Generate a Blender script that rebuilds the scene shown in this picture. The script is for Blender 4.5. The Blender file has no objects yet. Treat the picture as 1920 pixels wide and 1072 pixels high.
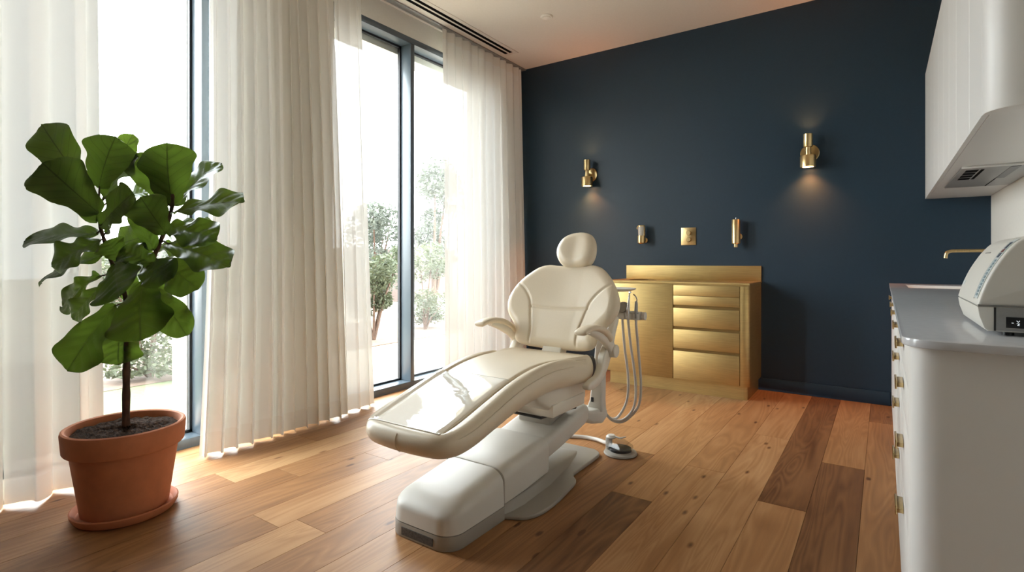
import bpy, bmesh, math, random
import numpy as np
from mathutils import Vector, Matrix

# ------------------------------------------------------------------ camera, light, exposure
C = bpy.context.scene.collection
SC = bpy.context.scene
FPX, HOR, CAMZ = 1009.0, 487.0, 1.078
YAW = math.atan(697.0 / FPX)
cam = bpy.data.cameras.new('camera'); camo = bpy.data.objects.new('camera', cam); C.objects.link(camo)
cam.sensor_fit = 'HORIZONTAL'; cam.sensor_width = 36; cam.lens = 36 * FPX / 1920
cam.shift_y = -(536 - HOR) / 1920
cam.clip_start = 0.02
camo.location = (0, 0, CAMZ); camo.rotation_euler = (math.pi / 2, 0, YAW)
SC.camera = camo

world = bpy.data.worlds.new('overcast_sky'); SC.world = world; world.use_nodes = True
wn = world.node_tree.nodes; wl = world.node_tree.links
bg = wn['Background']
wtc = wn.new('ShaderNodeTexCoord'); wsep = wn.new('ShaderNodeSeparateXYZ'); wr = wn.new('ShaderNodeValToRGB')
wl.new(wtc.outputs['Generated'], wsep.inputs[0]); wl.new(wsep.outputs['Z'], wr.inputs['Fac'])
wr.color_ramp.elements[0].color = (.95, .98, 1.0, 1); wr.color_ramp.elements[0].position = 0.0
wr.color_ramp.elements[1].color = (.90, .96, 1.0, 1); wr.color_ramp.elements[1].position = .6
wl.new(wr.outputs[0], bg.inputs['Color'])
bg.inputs['Strength'].default_value = 7.0

SC.view_settings.view_transform = 'Standard'; SC.view_settings.look = 'None'
SC.view_settings.exposure = 1.65; SC.view_settings.gamma = 1.0; SC.view_settings.use_curve_mapping = False
SC.cycles.use_denoising = True
SC.cycles.max_bounces = 12; SC.cycles.diffuse_bounces = 6; SC.cycles.glossy_bounces = 4
SC.cycles.transmission_bounces = 6; SC.cycles.transparent_max_bounces = 16
SC.cycles.caustics_reflective = False; SC.cycles.caustics_refractive = False
SC.cycles.sample_clamp_indirect = 8.0

def portal(name, x, y0, y1, z0, z1):
    l = bpy.data.lights.new(name, 'AREA'); l.shape = 'RECTANGLE'; l.size = y1 - y0; l.size_y = z1 - z0
    l.cycles.is_portal = True
    o = bpy.data.objects.new(name, l); C.objects.link(o)
    o.location = (x, (y0 + y1) / 2, (z0 + z1) / 2); o.rotation_euler = (math.pi / 2, 0, -math.pi / 2)
    return o
W1 = (0.30, 1.97); W2 = (2.42, 4.45); WTOP = 2.95
portal('window_portal', -3.66, W1[0], W1[1], 0, WTOP)
portal('window_portal', -3.66, W2[0], W2[1], 0, WTOP)

# ------------------------------------------------------------------ helpers
def srgb(r, g, b):
    f = lambda c: (c / 255 / 12.92) if c / 255 <= .04045 else ((c / 255 + .055) / 1.055) ** 2.4
    return (f(r), f(g), f(b), 1)

WORLD = {}
class MB:
    def __init__(s): s.v = []; s.f = []; s.sm = []
    def add(s, vs, fs, smooth=True):
        o = len(s.v); s.v += [tuple(v) for v in vs]
        for f in fs: s.f.append(tuple(i + o for i in f)); s.sm.append(smooth)
        return s
    def box(s, a, b, bev=0, seg=2, smooth=True):
        a, b = [min(a[i], b[i]) for i in range(3)], [max(a[i], b[i]) for i in range(3)]
        bm = bmesh.new(); bmesh.ops.create_cube(bm, size=1)
        for v in bm.verts:
            v.co = [a[i] + (v.co[i] + .5) * (b[i] - a[i]) for i in range(3)]
        if bev: bmesh.ops.bevel(bm, geom=bm.edges[:], offset=bev, segments=seg, profile=.5, affect='EDGES')
        bm.verts.index_update()
        s.add([v.co[:] for v in bm.verts], [[v.index for v in f.verts] for f in bm.faces], smooth); bm.free(); return s
    def prism(s, poly, axis, a, b, bev=0, seg=2):
        """poly of 2D points extruded along axis from a to b"""
        def p3(q, t):
            return {'x': (t, q[0], q[1]), 'y': (q[0], t, q[1]), 'z': (q[0], q[1], t)}[axis]
        bm = bmesh.new()
        v0 = [bm.verts.new(p3(q, a)) for q in poly]; v1 = [bm.verts.new(p3(q, b)) for q in poly]
        n = len(poly)
        bm.faces.new(v0); bm.faces.new(v1)
        for i in range(n): bm.faces.new((v0[i], v0[(i + 1) % n], v1[(i + 1) % n], v1[i]))
        bmesh.ops.recalc_face_normals(bm, faces=bm.faces[:])
        if bev:
            es = [e for e in bm.edges if abs((e.verts[0].co - e.verts[1].co)['xyz'.index(axis)]) < 1e-6]
            bmesh.ops.bevel(bm, geom=es, offset=bev, segments=seg, profile=.5, affect='EDGES')
        bm.verts.index_update()
        s.add([v.co[:] for v in bm.verts], [[v.index for v in f.verts] for f in bm.faces]); bm.free(); return s
    def tube(s, pts, r, n=10, cap=True):
        pts = [Vector(p) for p in pts]; m = len(pts)
        rs = r if isinstance(r, (list, tuple)) else [r] * m
        t0 = (pts[1] - pts[0]).normalized()
        up = Vector((0, 0, 1)) if abs(t0.z) < .9 else Vector((1, 0, 0))
        nx = t0.cross(up).normalized(); rings = []
        for i in range(m):
            t = (pts[min(i + 1, m - 1)] - pts[max(i - 1, 0)]).normalized()
            nx = (nx - t * nx.dot(t)).normalized(); ny = t.cross(nx)
            rings.append([pts[i] + (nx * math.cos(a) + ny * math.sin(a)) * rs[i] for a in [2 * math.pi * k / n for k in range(n)]])
        return s.loft(rings, cap)
    def loft(s, rings, cap=True, closed=True):
        n = len(rings[0]); vs = [p for r in rings for p in r]; fs = []
        for i in range(len(rings) - 1):
            for k in range(n if closed else n - 1):
                k2 = (k + 1) % n
                fs.append((i * n + k, i * n + k2, (i + 1) * n + k2, (i + 1) * n + k))
        if cap:
            fs.append(tuple(range(n))[::-1]); fs.append(tuple((len(rings) - 1) * n + k for k in range(n)))
        return s.add(vs, fs)
    def lathe(s, prof, c, n=32, axis='z', cap=True, phase=0):
        """prof: (radius, height) list"""
        rings = []
        for r, h in prof:
            ring = []
            for k in range(n):
                a = 2 * math.pi * k / n + phase
                x, y = r * math.cos(a), r * math.sin(a)
                ring.append({'z': (c[0] + x, c[1] + y, c[2] + h), 'y': (c[0] + x, c[1] + h, c[2] + y), 'x': (c[0] + h, c[1] + x, c[2] + y)}[axis])
            rings.append(ring)
        return s.loft(rings, cap)
    def build(s, name, mat, parent=None, loc=None, sharp=35):
        me = bpy.data.meshes.new(name)
        base = WORLD.get(parent.name, Vector((0, 0, 0))) if parent else Vector(loc or (0, 0, 0))
        me.from_pydata([(v[0] - base.x, v[1] - base.y, v[2] - base.z) for v in s.v], [], s.f)
        bm = bmesh.new(); bm.from_mesh(me); bmesh.ops.recalc_face_normals(bm, faces=bm.faces[:]); bm.to_mesh(me); bm.free()
        me.polygons.foreach_set('use_smooth', s.sm); me.set_sharp_from_angle(angle=math.radians(sharp))
        if mat: me.materials.append(mat)
        o = bpy.data.objects.new(name, me); C.objects.link(o)
        if parent: o.parent = parent; WORLD[o.name] = base.copy()
        else: o.location = base; WORLD[o.name] = base.copy()
        return o

def tag(o, label=None, cat=None, group=None, kind=None):
    if label: o['label'] = label
    if cat: o['category'] = cat
    if group: o['group'] = group
    if kind: o['kind'] = kind
    return o
def thing(name, loc, label, cat, group=None, kind=None):
    o = bpy.data.objects.new(name, None); C.objects.link(o); o.location = loc; o.empty_display_size = .1
    WORLD[o.name] = Vector(loc)
    return tag(o, label, cat, group, kind)
def structure(o, label, cat):
    return tag(o, label, cat, kind='structure')

def catmull(pts, n, closed=False):
    P = [np.array(p, float) for p in pts]; m = len(P); out = []
    segs = m if closed else m - 1
    for i in range(segs):
        if closed: p0, p1, p2, p3 = P[(i - 1) % m], P[i], P[(i + 1) % m], P[(i + 2) % m]
        else: p0, p1, p2, p3 = P[max(i - 1, 0)], P[i], P[i + 1], P[min(i + 2, m - 1)]
        for k in range(n):
            t = k / n
            out.append(.5 * ((2 * p1) + (-p0 + p2) * t + (2 * p0 - 5 * p1 + 4 * p2 - p3) * t * t + (-p0 + 3 * p1 - 3 * p2 + p3) * t ** 3))
    if not closed: out.append(P[-1])
    return out
def resample(poly, n):
    P = np.array(poly + [poly[0]]); d = np.r_[0, np.cumsum(np.linalg.norm(np.diff(P, axis=0), axis=1))]
    t = np.linspace(0, d[-1], n, endpoint=False)
    return np.stack([np.interp(t, d, P[:, 0]), np.interp(t, d, P[:, 1])], 1)
def segdist(p, poly, closed=False):
    """distance of points p (n,2) to a polyline"""
    A = np.array(poly); B = np.roll(A, -1, 0) if closed else A[1:]
    if not closed: A = A[:-1]
    d = np.full(len(p), 9e9)
    for a, b in zip(A, B):
        ab = b - a; t = np.clip(((p - a) @ ab) / max(ab @ ab, 1e-12), 0, 1)
        d = np.minimum(d, np.linalg.norm(p - (a + t[:, None] * ab), axis=1))
    return d
def pad(outline, thick, R, mapf, creases=(), crown=0.0, spine=(0, 0), N=260, M=46, gd=.007, gs=.008, back=1.0, extra=None, cap=False):
    """upholstered cushion: an outline in (u,v) swelled to a thickness with rounded rim and stitched grooves"""
    o = resample(outline, N); mb = MB()
    q = np.stack([np.zeros(N), np.clip(o[:, 1], spine[0], spine[1])], 1)
    ts = 1 - (1 - np.linspace(0, 1, M)) ** 1.6
    if cap: ts[0] = .004
    for side in (1, -1):
        rings = []
        pts = np.concatenate([q + (o - q) * t for t in ts])
        d = segdist(pts, o, True); d[-N:] = 0
        Rr = R if side > 0 else R * .9
        k = np.clip(d / Rr, 0, 1)
        h = thick / 2 * np.sqrt(np.maximum(0, 1 - (1 - k) ** 2))
        if side > 0:
            dm = d.max(); h = h + crown * np.clip((d - 0) / dm, 0, 1) ** 1.0 * (1 - .5 * np.clip(d / dm, 0, 1)) * 2 * .75
            for c in creases:
                dc = segdist(pts, c)
                h = h - gd * np.exp(-(dc / gs) ** 2) * np.clip(d / (R * .5), 0, 1)
            if extra: h = h + extra(pts[:, 0], pts[:, 1], d)
        else: h = -h * back
        W = [mapf(pts[i, 0], pts[i, 1], h[i]) for i in range(len(pts))]
        for j in range(M): rings.append(W[j * N:(j + 1) * N])
        mb.loft(rings, cap=False)
        if cap: mb.add([Vector(p) for p in rings[0]], [tuple(range(N))])
    return mb
def merge(o, dist=.0004):
    bm = bmesh.new(); bm.from_mesh(o.data); bmesh.ops.remove_doubles(bm, verts=bm.verts[:], dist=dist)
    bmesh.ops.recalc_face_normals(bm, faces=bm.faces[:]); bm.to_mesh(o.data); bm.free()
    for p in o.data.polygons: p.use_smooth = True
    return o
def rrect(x0, x1, z0, z1, r, n=6, rb=None):
    """rounded rectangle points (x,z), ccw; r for the top corners, rb for the bottom ones"""
    rb = r if rb is None else rb; out = []
    for cx, cz, a0, rr in ((x1 - rb, z0 + rb, -90, rb), (x1 - r, z1 - r, 0, r), (x0 + r, z1 - r, 90, r), (x0 + rb, z0 + rb, 180, rb)):
        for k in range(n + 1):
            a = math.radians(a0 + 90 * k / n); out.append((cx + rr * math.cos(a), cz + rr * math.sin(a)))
    return out

# ------------------------------------------------------------------ materials
def mat(name, col, rough=.5, metal=0, **kw):
    m = bpy.data.materials.new(name); m.use_nodes = True
    b = m.node_tree.nodes['Principled BSDF']
    b.inputs['Base Color'].default_value = col; b.inputs['Roughness'].default_value = rough; b.inputs['Metallic'].default_value = metal
    for k, v in kw.items(): b.inputs[k].default_value = v
    return m
def nt(m): return m.node_tree.nodes, m.node_tree.links, m.node_tree.nodes['Principled BSDF']
def noisy(m, scale=(1, 1, 1), s=20, amt=.1, rough_amt=0, bump=0, detail=4, bdist=.002):
    n, l, b = nt(m)
    tc = n.new('ShaderNodeTexCoord'); mp = n.new('ShaderNodeMapping'); mp.inputs['Scale'].default_value = scale
    no = n.new('ShaderNodeTexNoise'); no.inputs['Scale'].default_value = s; no.inputs['Detail'].default_value = detail
    l.new(tc.outputs['Object'], mp.inputs[0]); l.new(mp.outputs[0], no.inputs['Vector'])
    col = b.inputs['Base Color'].default_value[:]
    if amt:
        r = n.new('ShaderNodeValToRGB'); r.color_ramp.elements[0].position = .3; r.color_ramp.elements[1].position = .7
        r.color_ramp.elements[0].color = tuple(c * (1 - amt) for c in col[:3]) + (1,); r.color_ramp.elements[1].color = tuple(min(1, c * (1 + amt)) for c in col[:3]) + (1,)
        l.new(no.outputs['Fac'], r.inputs[0]); l.new(r.outputs[0], b.inputs['Base Color'])
    if rough_amt:
        r = n.new('ShaderNodeMapRange'); ro = b.inputs['Roughness'].default_value
        r.inputs['To Min'].default_value = ro - rough_amt; r.inputs['To Max'].default_value = ro + rough_amt
        l.new(no.outputs['Fac'], r.inputs['Value']); l.new(r.outputs[0], b.inputs['Roughness'])
    if bump:
        bu = n.new('ShaderNodeBump'); bu.inputs['Strength'].default_value = bump; bu.inputs['Distance'].default_value = bdist
        l.new(no.outputs['Fac'], bu.inputs['Height']); l.new(bu.outputs[0], b.inputs['Normal'])
    return m

M = {}
M['navy'] = noisy(mat('navy_paint', (.0088, .0295, .053, 1), .44, **{'Specular IOR Level': .5}), s=60, amt=.04, bump=.05)
M['white_wall'] = noisy(mat('white_paint', srgb(225, 222, 214), .6), s=60, amt=.02, bump=.04)
M['oak_wall'] = noisy(mat('greige_paint', srgb(118, 108, 95), .7), s=60, amt=.02)
M['ceiling'] = noisy(mat('ceiling_paint', srgb(222, 216, 208), .7), s=60, amt=.02, bump=.04)
M['outer_wall'] = noisy(mat('cream_render', srgb(226, 217, 198), .8), s=30, amt=.04)
M['pink_wall'] = noisy(mat('faded_brick', srgb(92, 78, 73), .85), s=20, amt=.1)
M['frame'] = mat('navy_frame_coating', srgb(78, 89, 98), .3)
M['gasket'] = mat('black_gasket', srgb(22, 24, 28), .6)
M['cream'] = noisy(mat('cream_leather', srgb(219, 205, 181), .36), s=260, amt=.02, bump=.10, bdist=.001)
M['stitch'] = mat('leather_piping', srgb(208, 193, 168), .45)
M['plastic_white'] = mat('white_plastic', srgb(206, 203, 195), .45)
M['plastic_ivory'] = mat('ivory_plastic', srgb(222, 216, 202), .32)
M['plastic_grey'] = mat('warm_grey_plastic', srgb(150, 144, 134), .42)
M['dark'] = mat('black_plastic', srgb(20, 20, 22), .4)
M['slot_shade'] = mat('slot_shade_black', srgb(10, 10, 11), .9, 0, **{'Specular IOR Level': .05})  # near-black for the slot strips, the shade inside them put into the colour
M['label_grey'] = noisy(mat('smoked_label', srgb(70, 72, 74), .35), s=120, amt=.5)
M['hose'] = mat('grey_hose', srgb(196, 190, 182), .4)
M['steel'] = mat('brushed_steel', (.62, .62, .62, 1), .25, 1)
M['steel_grey'] = noisy(mat('grey_metal', srgb(150, 150, 148), .38, .35), s=90, amt=.05)
M['cab_white'] = mat('white_lacquer', srgb(214, 213, 210), .42)
M['counter'] = noisy(mat('white_quartz', srgb(192, 194, 198), .16), s=40, amt=.03)
M['sink'] = mat('white_enamel', srgb(240, 240, 238), .2)
M['terra'] = noisy(mat('terracotta', srgb(192, 120, 84), .78), s=26, amt=.06, bump=.15, detail=8)
M['soil'] = noisy(mat('potting_soil', srgb(52, 36, 25), .95, 0, **{'Specular IOR Level': .08}), s=95, amt=.75, bump=.9, detail=8, bdist=.012)
M['bark'] = noisy(mat('brown_bark', srgb(74, 54, 42), .85), s=60, scale=(1, 1, .4), amt=.45, bump=.5, bdist=.004)
M['gravel'] = noisy(mat('pale_gravel', srgb(176, 166, 150), .9), s=30, amt=.15)
M['lawn'] = noisy(mat('lawn_grass', srgb(76, 84, 52), .9), s=40, amt=.3)
M['red_dirt'] = noisy(mat('ochre_mulch', srgb(86, 68, 55), .9), s=14, amt=.25)

def brass(name, col, rough, scale):
    m = mat(name, col, rough, 1); n, l, b = nt(m)
    tc = n.new('ShaderNodeTexCoord'); mp = n.new('ShaderNodeMapping'); mp.inputs['Scale'].default_value = scale
    a = n.new('ShaderNodeTexNoise'); a.inputs['Scale'].default_value = 6; a.inputs['Detail'].default_value = 6
    c = n.new('ShaderNodeTexNoise'); c.inputs['Scale'].default_value = 2.6; c.inputs['Detail'].default_value = 4
    l.new(tc.outputs['Object'], mp.inputs[0]); l.new(mp.outputs[0], a.inputs['Vector']); l.new(tc.outputs['Object'], c.inputs['Vector'])
    mx = n.new('ShaderNodeMath'); mx.operation = 'MULTIPLY_ADD'; mx.inputs[1].default_value = .5
    l.new(a.outputs['Fac'], mx.inputs[0])
    h = n.new('ShaderNodeMath'); h.operation = 'MULTIPLY'; h.inputs[1].default_value = .5
    l.new(c.outputs['Fac'], h.inputs[0]); l.new(h.outputs[0], mx.inputs[2])
    r = n.new('ShaderNodeValToRGB'); r.color_ramp.elements[0].position = .35; r.color_ramp.elements[1].position = .65
    r.color_ramp.elements[0].color = tuple(x * .78 for x in col[:3]) + (1,); r.color_ramp.elements[1].color = tuple(min(1, x * 1.12) for x in col[:3]) + (1,)
    l.new(mx.outputs[0], r.inputs[0]); l.new(r.outputs[0], b.inputs['Base Color'])
    mr = n.new('ShaderNodeMapRange'); mr.inputs['To Min'].default_value = rough + .08; mr.inputs['To Max'].default_value = rough - .08
    l.new(mx.outputs[0], mr.inputs['Value']); l.new(mr.outputs[0], b.inputs['Roughness'])
    return m
M['brass'] = brass('brushed_brass', (.55, .40, .17, 1), .46, (1.2, 1.2, 60))
M['brass_small'] = brass('satin_brass', (.70, .52, .26, 1), .30, (40, 40, 2))
M['brass_dark'] = mat('shaded_brass', (.20, .13, .05, 1), .5, 1)  # darker brass copy, shade of finger gaps and basin put into its colour

def emit(name, col, s):
    m = mat(name, (0, 0, 0, 1), .5); n, l, b = nt(m)
    b.inputs['Emission Color'].default_value = col; b.inputs['Emission Strength'].default_value = s
    return m
M['bulb'] = emit('warm_lamp_disc', (1, .55, .22, 1), 6)
M['digits'] = emit('dim_display_digits', (.55, .6, .62, 1), .5)
M['keypad'] = mat('pale_keypad', srgb(206, 212, 212), .3)
M['key_blue'] = mat('grey_blue_key', srgb(126, 146, 154), .4)
M['key_dark'] = mat('slate_key', srgb(70, 80, 92), .4)
M['key_red'] = mat('brown_red_key', srgb(110, 62, 56), .4)

def glass_mat(name, tint=(1, 1, 1, 1), rough=0.0, refl=.035):
    m = bpy.data.materials.new(name); m.use_nodes = True; n = m.node_tree.nodes; l = m.node_tree.links; n.clear()
    out = n.new('ShaderNodeOutputMaterial'); tr = n.new('ShaderNodeBsdfTransparent'); gl = n.new('ShaderNodeBsdfGlossy')
    tr.inputs[0].default_value = tint; gl.inputs['Roughness'].default_value = rough
    lw = n.new('ShaderNodeLayerWeight'); lw.inputs['Blend'].default_value = .5
    pw = n.new('ShaderNodeMath'); pw.operation = 'POWER'; pw.inputs[1].default_value = 5; l.new(lw.outputs['Facing'], pw.inputs[0])
    ml = n.new('ShaderNodeMath'); ml.operation = 'MULTIPLY_ADD'; ml.inputs[1].default_value = .5; ml.inputs[2].default_value = refl; l.new(pw.outputs[0], ml.inputs[0])
    mx = n.new('ShaderNodeMixShader'); l.new(ml.outputs[0], mx.inputs[0]); l.new(tr.outputs[0], mx.inputs[1]); l.new(gl.outputs[0], mx.inputs[2]); l.new(mx.outputs[0], out.inputs[0])
    return m
M['glass'] = glass_mat('window_glass', (.97, .985, .98, 1))
M['clear'] = glass_mat('clear_plastic', (.80, .80, .80, 1), .08)
M['frost'] = mat('frosted_glass', srgb(238, 234, 224), .25, 0, **{'Transmission Weight': .35})

def sheer(name, col, transp, transl):
    m = bpy.data.materials.new(name); m.use_nodes = True; n = m.node_tree.nodes; l = m.node_tree.links; n.clear()
    out = n.new('ShaderNodeOutputMaterial'); tr = n.new('ShaderNodeBsdfTransparent'); tl = n.new('ShaderNodeBsdfTranslucent'); df = n.new('ShaderNodeBsdfDiffuse')
    tl.inputs[0].default_value = col; df.inputs[0].default_value = col
    tc = n.new('ShaderNodeTexCoord'); no = n.new('ShaderNodeTexNoise'); no.inputs['Scale'].default_value = 400
    bu = n.new('ShaderNodeBump'); bu.inputs['Strength'].default_value = .1; bu.inputs['Distance'].default_value = .001
    l.new(tc.outputs['Object'], no.inputs['Vector']); l.new(no.outputs['Fac'], bu.inputs['Height']); l.new(bu.outputs[0], df.inputs['Normal'])
    m1 = n.new('ShaderNodeMixShader'); m1.inputs[0].default_value = transl; l.new(df.outputs[0], m1.inputs[1]); l.new(tl.outputs[0], m1.inputs[2])
    m2 = n.new('ShaderNodeMixShader'); m2.inputs[0].default_value = transp; l.new(m1.outputs[0], m2.inputs[1]); l.new(tr.outputs[0], m2.inputs[2])
    l.new(m2.outputs[0], out.inputs[0]); return m
M['sheer'] = sheer('white_sheer_voile', srgb(239, 238, 234), .034, .082)
M['dense'] = sheer('thicker_white_voile', srgb(239, 237, 231), .012, .045)
M['hem'] = sheer('doubled_sheer_voile', srgb(236, 232, 224), .015, .06)

def leaf_mat(name, top, under, trans):
    m = bpy.data.materials.new(name); m.use_nodes = True; n, l, b = nt(m)
    uv = n.new('ShaderNodeUVMap'); uv.uv_map = 'UVMap'
    sep = n.new('ShaderNodeSeparateXYZ'); l.new(uv.outputs[0], sep.inputs[0])     # x: 0..1 across, y: base..tip
    def math_(op, a, b_=None, c=None):
        k = n.new('ShaderNodeMath'); k.operation = op
        for i, x in enumerate((a, b_, c)):
            if x is None: continue
            if isinstance(x, (int, float)): k.inputs[i].default_value = x
            else: l.new(x, k.inputs[i])
        return k.outputs[0]
    ax = math_('ABSOLUTE', math_('SUBTRACT', sep.outputs['X'], .5))
    mid = math_('LESS_THAN', ax, .014)
    ph = math_('FRACT', math_('MULTIPLY', math_('SUBTRACT', sep.outputs['Y'], math_('MULTIPLY', ax, .55)), 7.0))
    lat = math_('LESS_THAN', ph, .07)
    vein = math_('MAXIMUM', mid, math_('MULTIPLY', lat, .55))
    geo = n.new('ShaderNodeNewGeometry')
    side = n.new('ShaderNodeMix'); side.data_type = 'RGBA'
    side.inputs['A'].default_value = top; side.inputs['B'].default_value = under; l.new(geo.outputs['Backfacing'], side.inputs['Factor'])
    tc = n.new('ShaderNodeTexCoord'); no = n.new('ShaderNodeTexNoise'); no.inputs['Scale'].default_value = 14; l.new(tc.outputs['Object'], no.inputs['Vector'])
    v = n.new('ShaderNodeMix'); v.data_type = 'RGBA'; v.blend_type = 'MULTIPLY'; v.inputs['Factor'].default_value = .5
    l.new(side.outputs['Result'], v.inputs['A']); l.new(no.outputs['Color'], v.inputs['B'])
    ve = n.new('ShaderNodeMix'); ve.data_type = 'RGBA'; l.new(math_('MULTIPLY', vein, .45), ve.inputs['Factor']); l.new(v.outputs['Result'], ve.inputs['A'])
    vc = n.new('ShaderNodeMix'); vc.data_type = 'RGBA'; vc.inputs['A'].default_value = srgb(108, 124, 78); vc.inputs['B'].default_value = srgb(52, 50, 28); l.new(geo.outputs['Backfacing'], vc.inputs['Factor']); l.new(vc.outputs['Result'], ve.inputs['B'])
    l.new(ve.outputs['Result'], b.inputs['Base Color'])
    bu = n.new('ShaderNodeBump'); bu.inputs['Strength'].default_value = .5; bu.inputs['Distance'].default_value = .003; bu.invert = True
    l.new(vein, bu.inputs['Height']); l.new(bu.outputs[0], b.inputs['Normal'])
    rg = n.new('ShaderNodeMapRange'); rg.inputs['To Min'].default_value = .36; rg.inputs['To Max'].default_value = .62; l.new(geo.outputs['Backfacing'], rg.inputs['Value']); l.new(rg.outputs[0], b.inputs['Roughness'])
    tl = n.new('ShaderNodeBsdfTranslucent'); tv = n.new('ShaderNodeMix'); tv.data_type = 'RGBA'; l.new(math_('MULTIPLY', vein, .75), tv.inputs['Factor']); tv.inputs['A'].default_value = trans; tv.inputs['B'].default_value = srgb(40, 48, 16); l.new(tv.outputs['Result'], tl.inputs[0])
    mx = n.new('ShaderNodeMixShader'); mx.inputs[0].default_value = .36
    out = n['Material Output']; l.new(b.outputs[0], mx.inputs[1]); l.new(tl.outputs[0], mx.inputs[2]); l.new(mx.outputs[0], out.inputs[0])
    return m
M['leaf'] = leaf_mat('fiddle_leaf', srgb(38, 60, 32), srgb(84, 100, 56), srgb(92, 116, 36))

def bush_mat(name, col, t):
    m = mat(name, col, .7); n, l, b = nt(m)
    noisy(m, s=3, amt=.35)
    tl = n.new('ShaderNodeBsdfTranslucent'); tl.inputs[0].default_value = t
    mx = n.new('ShaderNodeMixShader'); mx.inputs[0].default_value = .35
    out = n['Material Output']; l.new(b.outputs[0], mx.inputs[1]); l.new(tl.outputs[0], mx.inputs[2]); l.new(mx.outputs[0], out.inputs[0]); return m
M['bush'] = bush_mat('olive_shrub_leaves', srgb(74, 79, 58), srgb(72, 78, 54))
M['bush_grey'] = bush_mat('grey_green_tree_leaves', srgb(84, 88, 79), srgb(80, 86, 74))

def wood_mat():
    m = mat('oak_floorboards', srgb(160, 110, 66), .38, 0, **{'Specular IOR Level': .26}); n, l, b = nt(m)
    geo = n.new('ShaderNodeTexCoord')
    tone = n.new('ShaderNodeAttribute'); tone.attribute_name = 'tone'
    seed = n.new('ShaderNodeAttribute'); seed.attribute_name = 'seed'
    comb = n.new('ShaderNodeCombineXYZ')
    ms = n.new('ShaderNodeMath'); ms.operation = 'MULTIPLY'; ms.inputs[1].default_value = 37.0; l.new(seed.outputs['Fac'], ms.inputs[0])
    l.new(ms.outputs[0], comb.inputs[0]); l.new(ms.outputs[0], comb.inputs[1]); l.new(ms.outputs[0], comb.inputs[2])
    add = n.new('ShaderNodeVectorMath'); add.operation = 'ADD'; l.new(geo.outputs['Object'], add.inputs[0]); l.new(comb.outputs[0], add.inputs[1])
    def mapping(sc):
        mp = n.new('ShaderNodeMapping'); mp.inputs['Scale'].default_value = sc; l.new(add.outputs[0], mp.inputs[0]); return mp.outputs[0]
    def noise(vec, s, d, rough=.55, dist=0):
        k = n.new('ShaderNodeTexNoise'); k.inputs['Scale'].default_value = s; k.inputs['Detail'].default_value = d; k.inputs['Roughness'].default_value = rough; k.inputs['Distortion'].default_value = dist
        l.new(vec, k.inputs['Vector']); return k.outputs['Fac']
    broad = noise(mapping((5, .9, 1)), 1.6, 3, .5, .6)              # slow figure
    # cathedral grain: contour bands of a stretched noise
    fig = noise(mapping((5.5, .55, 1)), 1.0, 2, .45, .8)
    bm_ = n.new('ShaderNodeMath'); bm_.operation = 'MULTIPLY'; bm_.inputs[1].default_value = 34; l.new(fig, bm_.inputs[0])
    fr = n.new('ShaderNodeMath'); fr.operation = 'PINGPONG'; fr.inputs[1].default_value = 1; l.new(bm_.outputs[0], fr.inputs[0])
    fine = noise(mapping((90, 3.0, 1)), 1.0, 5, .6)                 # pores
    # knots
    vo = n.new('ShaderNodeTexVoronoi'); vo.voronoi_dimensions = '2D'; vo.inputs['Scale'].default_value = 1.0; l.new(mapping((6.5, 2.6, 1)), vo.inputs['Vector'])
    kn = n.new('ShaderNodeMapRange'); kn.inputs['From Min'].default_value = .02; kn.inputs['From Max'].default_value = .085; kn.inputs['To Min'].default_value = 1; kn.inputs['To Max'].default_value = 0
    l.new(vo.outputs['Distance'], kn.inputs['Value'])
    wn_ = n.new('ShaderNodeTexWhiteNoise'); l.new(vo.outputs['Position'], wn_.inputs['Vector'])
    kp = n.new('ShaderNodeMath'); kp.operation = 'GREATER_THAN'; kp.inputs[1].default_value = .72; l.new(wn_.outputs['Value'], kp.inputs[0])
    knm = n.new('ShaderNodeMath'); knm.operation = 'MULTIPLY'; l.new(kn.outputs[0], knm.inputs[0]); l.new(kp.outputs[0], knm.inputs[1])
    ramp = n.new('ShaderNodeValToRGB'); e = ramp.color_ramp.elements
    e[0].position = 0; e[0].color = srgb(96, 62, 40); e[1].position = 1; e[1].color = srgb(208, 166, 120)
    k = ramp.color_ramp.elements.new(.5); k.color = srgb(164, 118, 77)
    def ma(a, b_, c):
        q = n.new('ShaderNodeMath'); q.operation = 'MULTIPLY_ADD'; l.new(a, q.inputs[0]); q.inputs[1].default_value = b_
        if isinstance(c, float): q.inputs[2].default_value = c
        else: l.new(c, q.inputs[2])
        return q.outputs[0]
    t = ma(broad, .46, -.23); t2 = n.new('ShaderNodeMath'); t2.operation = 'ADD'; l.new(t, t2.inputs[0]); l.new(tone.outputs['Fac'], t2.inputs[1])
    t3 = ma(fr.outputs[0], .15, t2.outputs[0]); t4 = ma(fine, .26, t3); 
    t5 = n.new('ShaderNodeMath'); t5.operation = 'SUBTRACT'; l.new(t4, t5.inputs[0]); t5.inputs[1].default_value = .205
    t6 = ma(knm.outputs[0], -.55, t5.outputs[0])
    l.new(t6, ramp.inputs[0]); l.new(ramp.outputs[0], b.inputs['Base Color'])
    mr = n.new('ShaderNodeMapRange'); mr.inputs['To Min'].default_value = .38; mr.inputs['To Max'].default_value = .52; l.new(fine, mr.inputs['Value']); l.new(mr.outputs[0], b.inputs['Roughness'])
    bu = n.new('ShaderNodeBump'); bu.inputs['Strength'].default_value = .12; bu.inputs['Distance'].default_value = .001; l.new(fine, bu.inputs['Height']); l.new(bu.outputs[0], b.inputs['Normal'])
    return m
M['wood'] = wood_mat()

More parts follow.
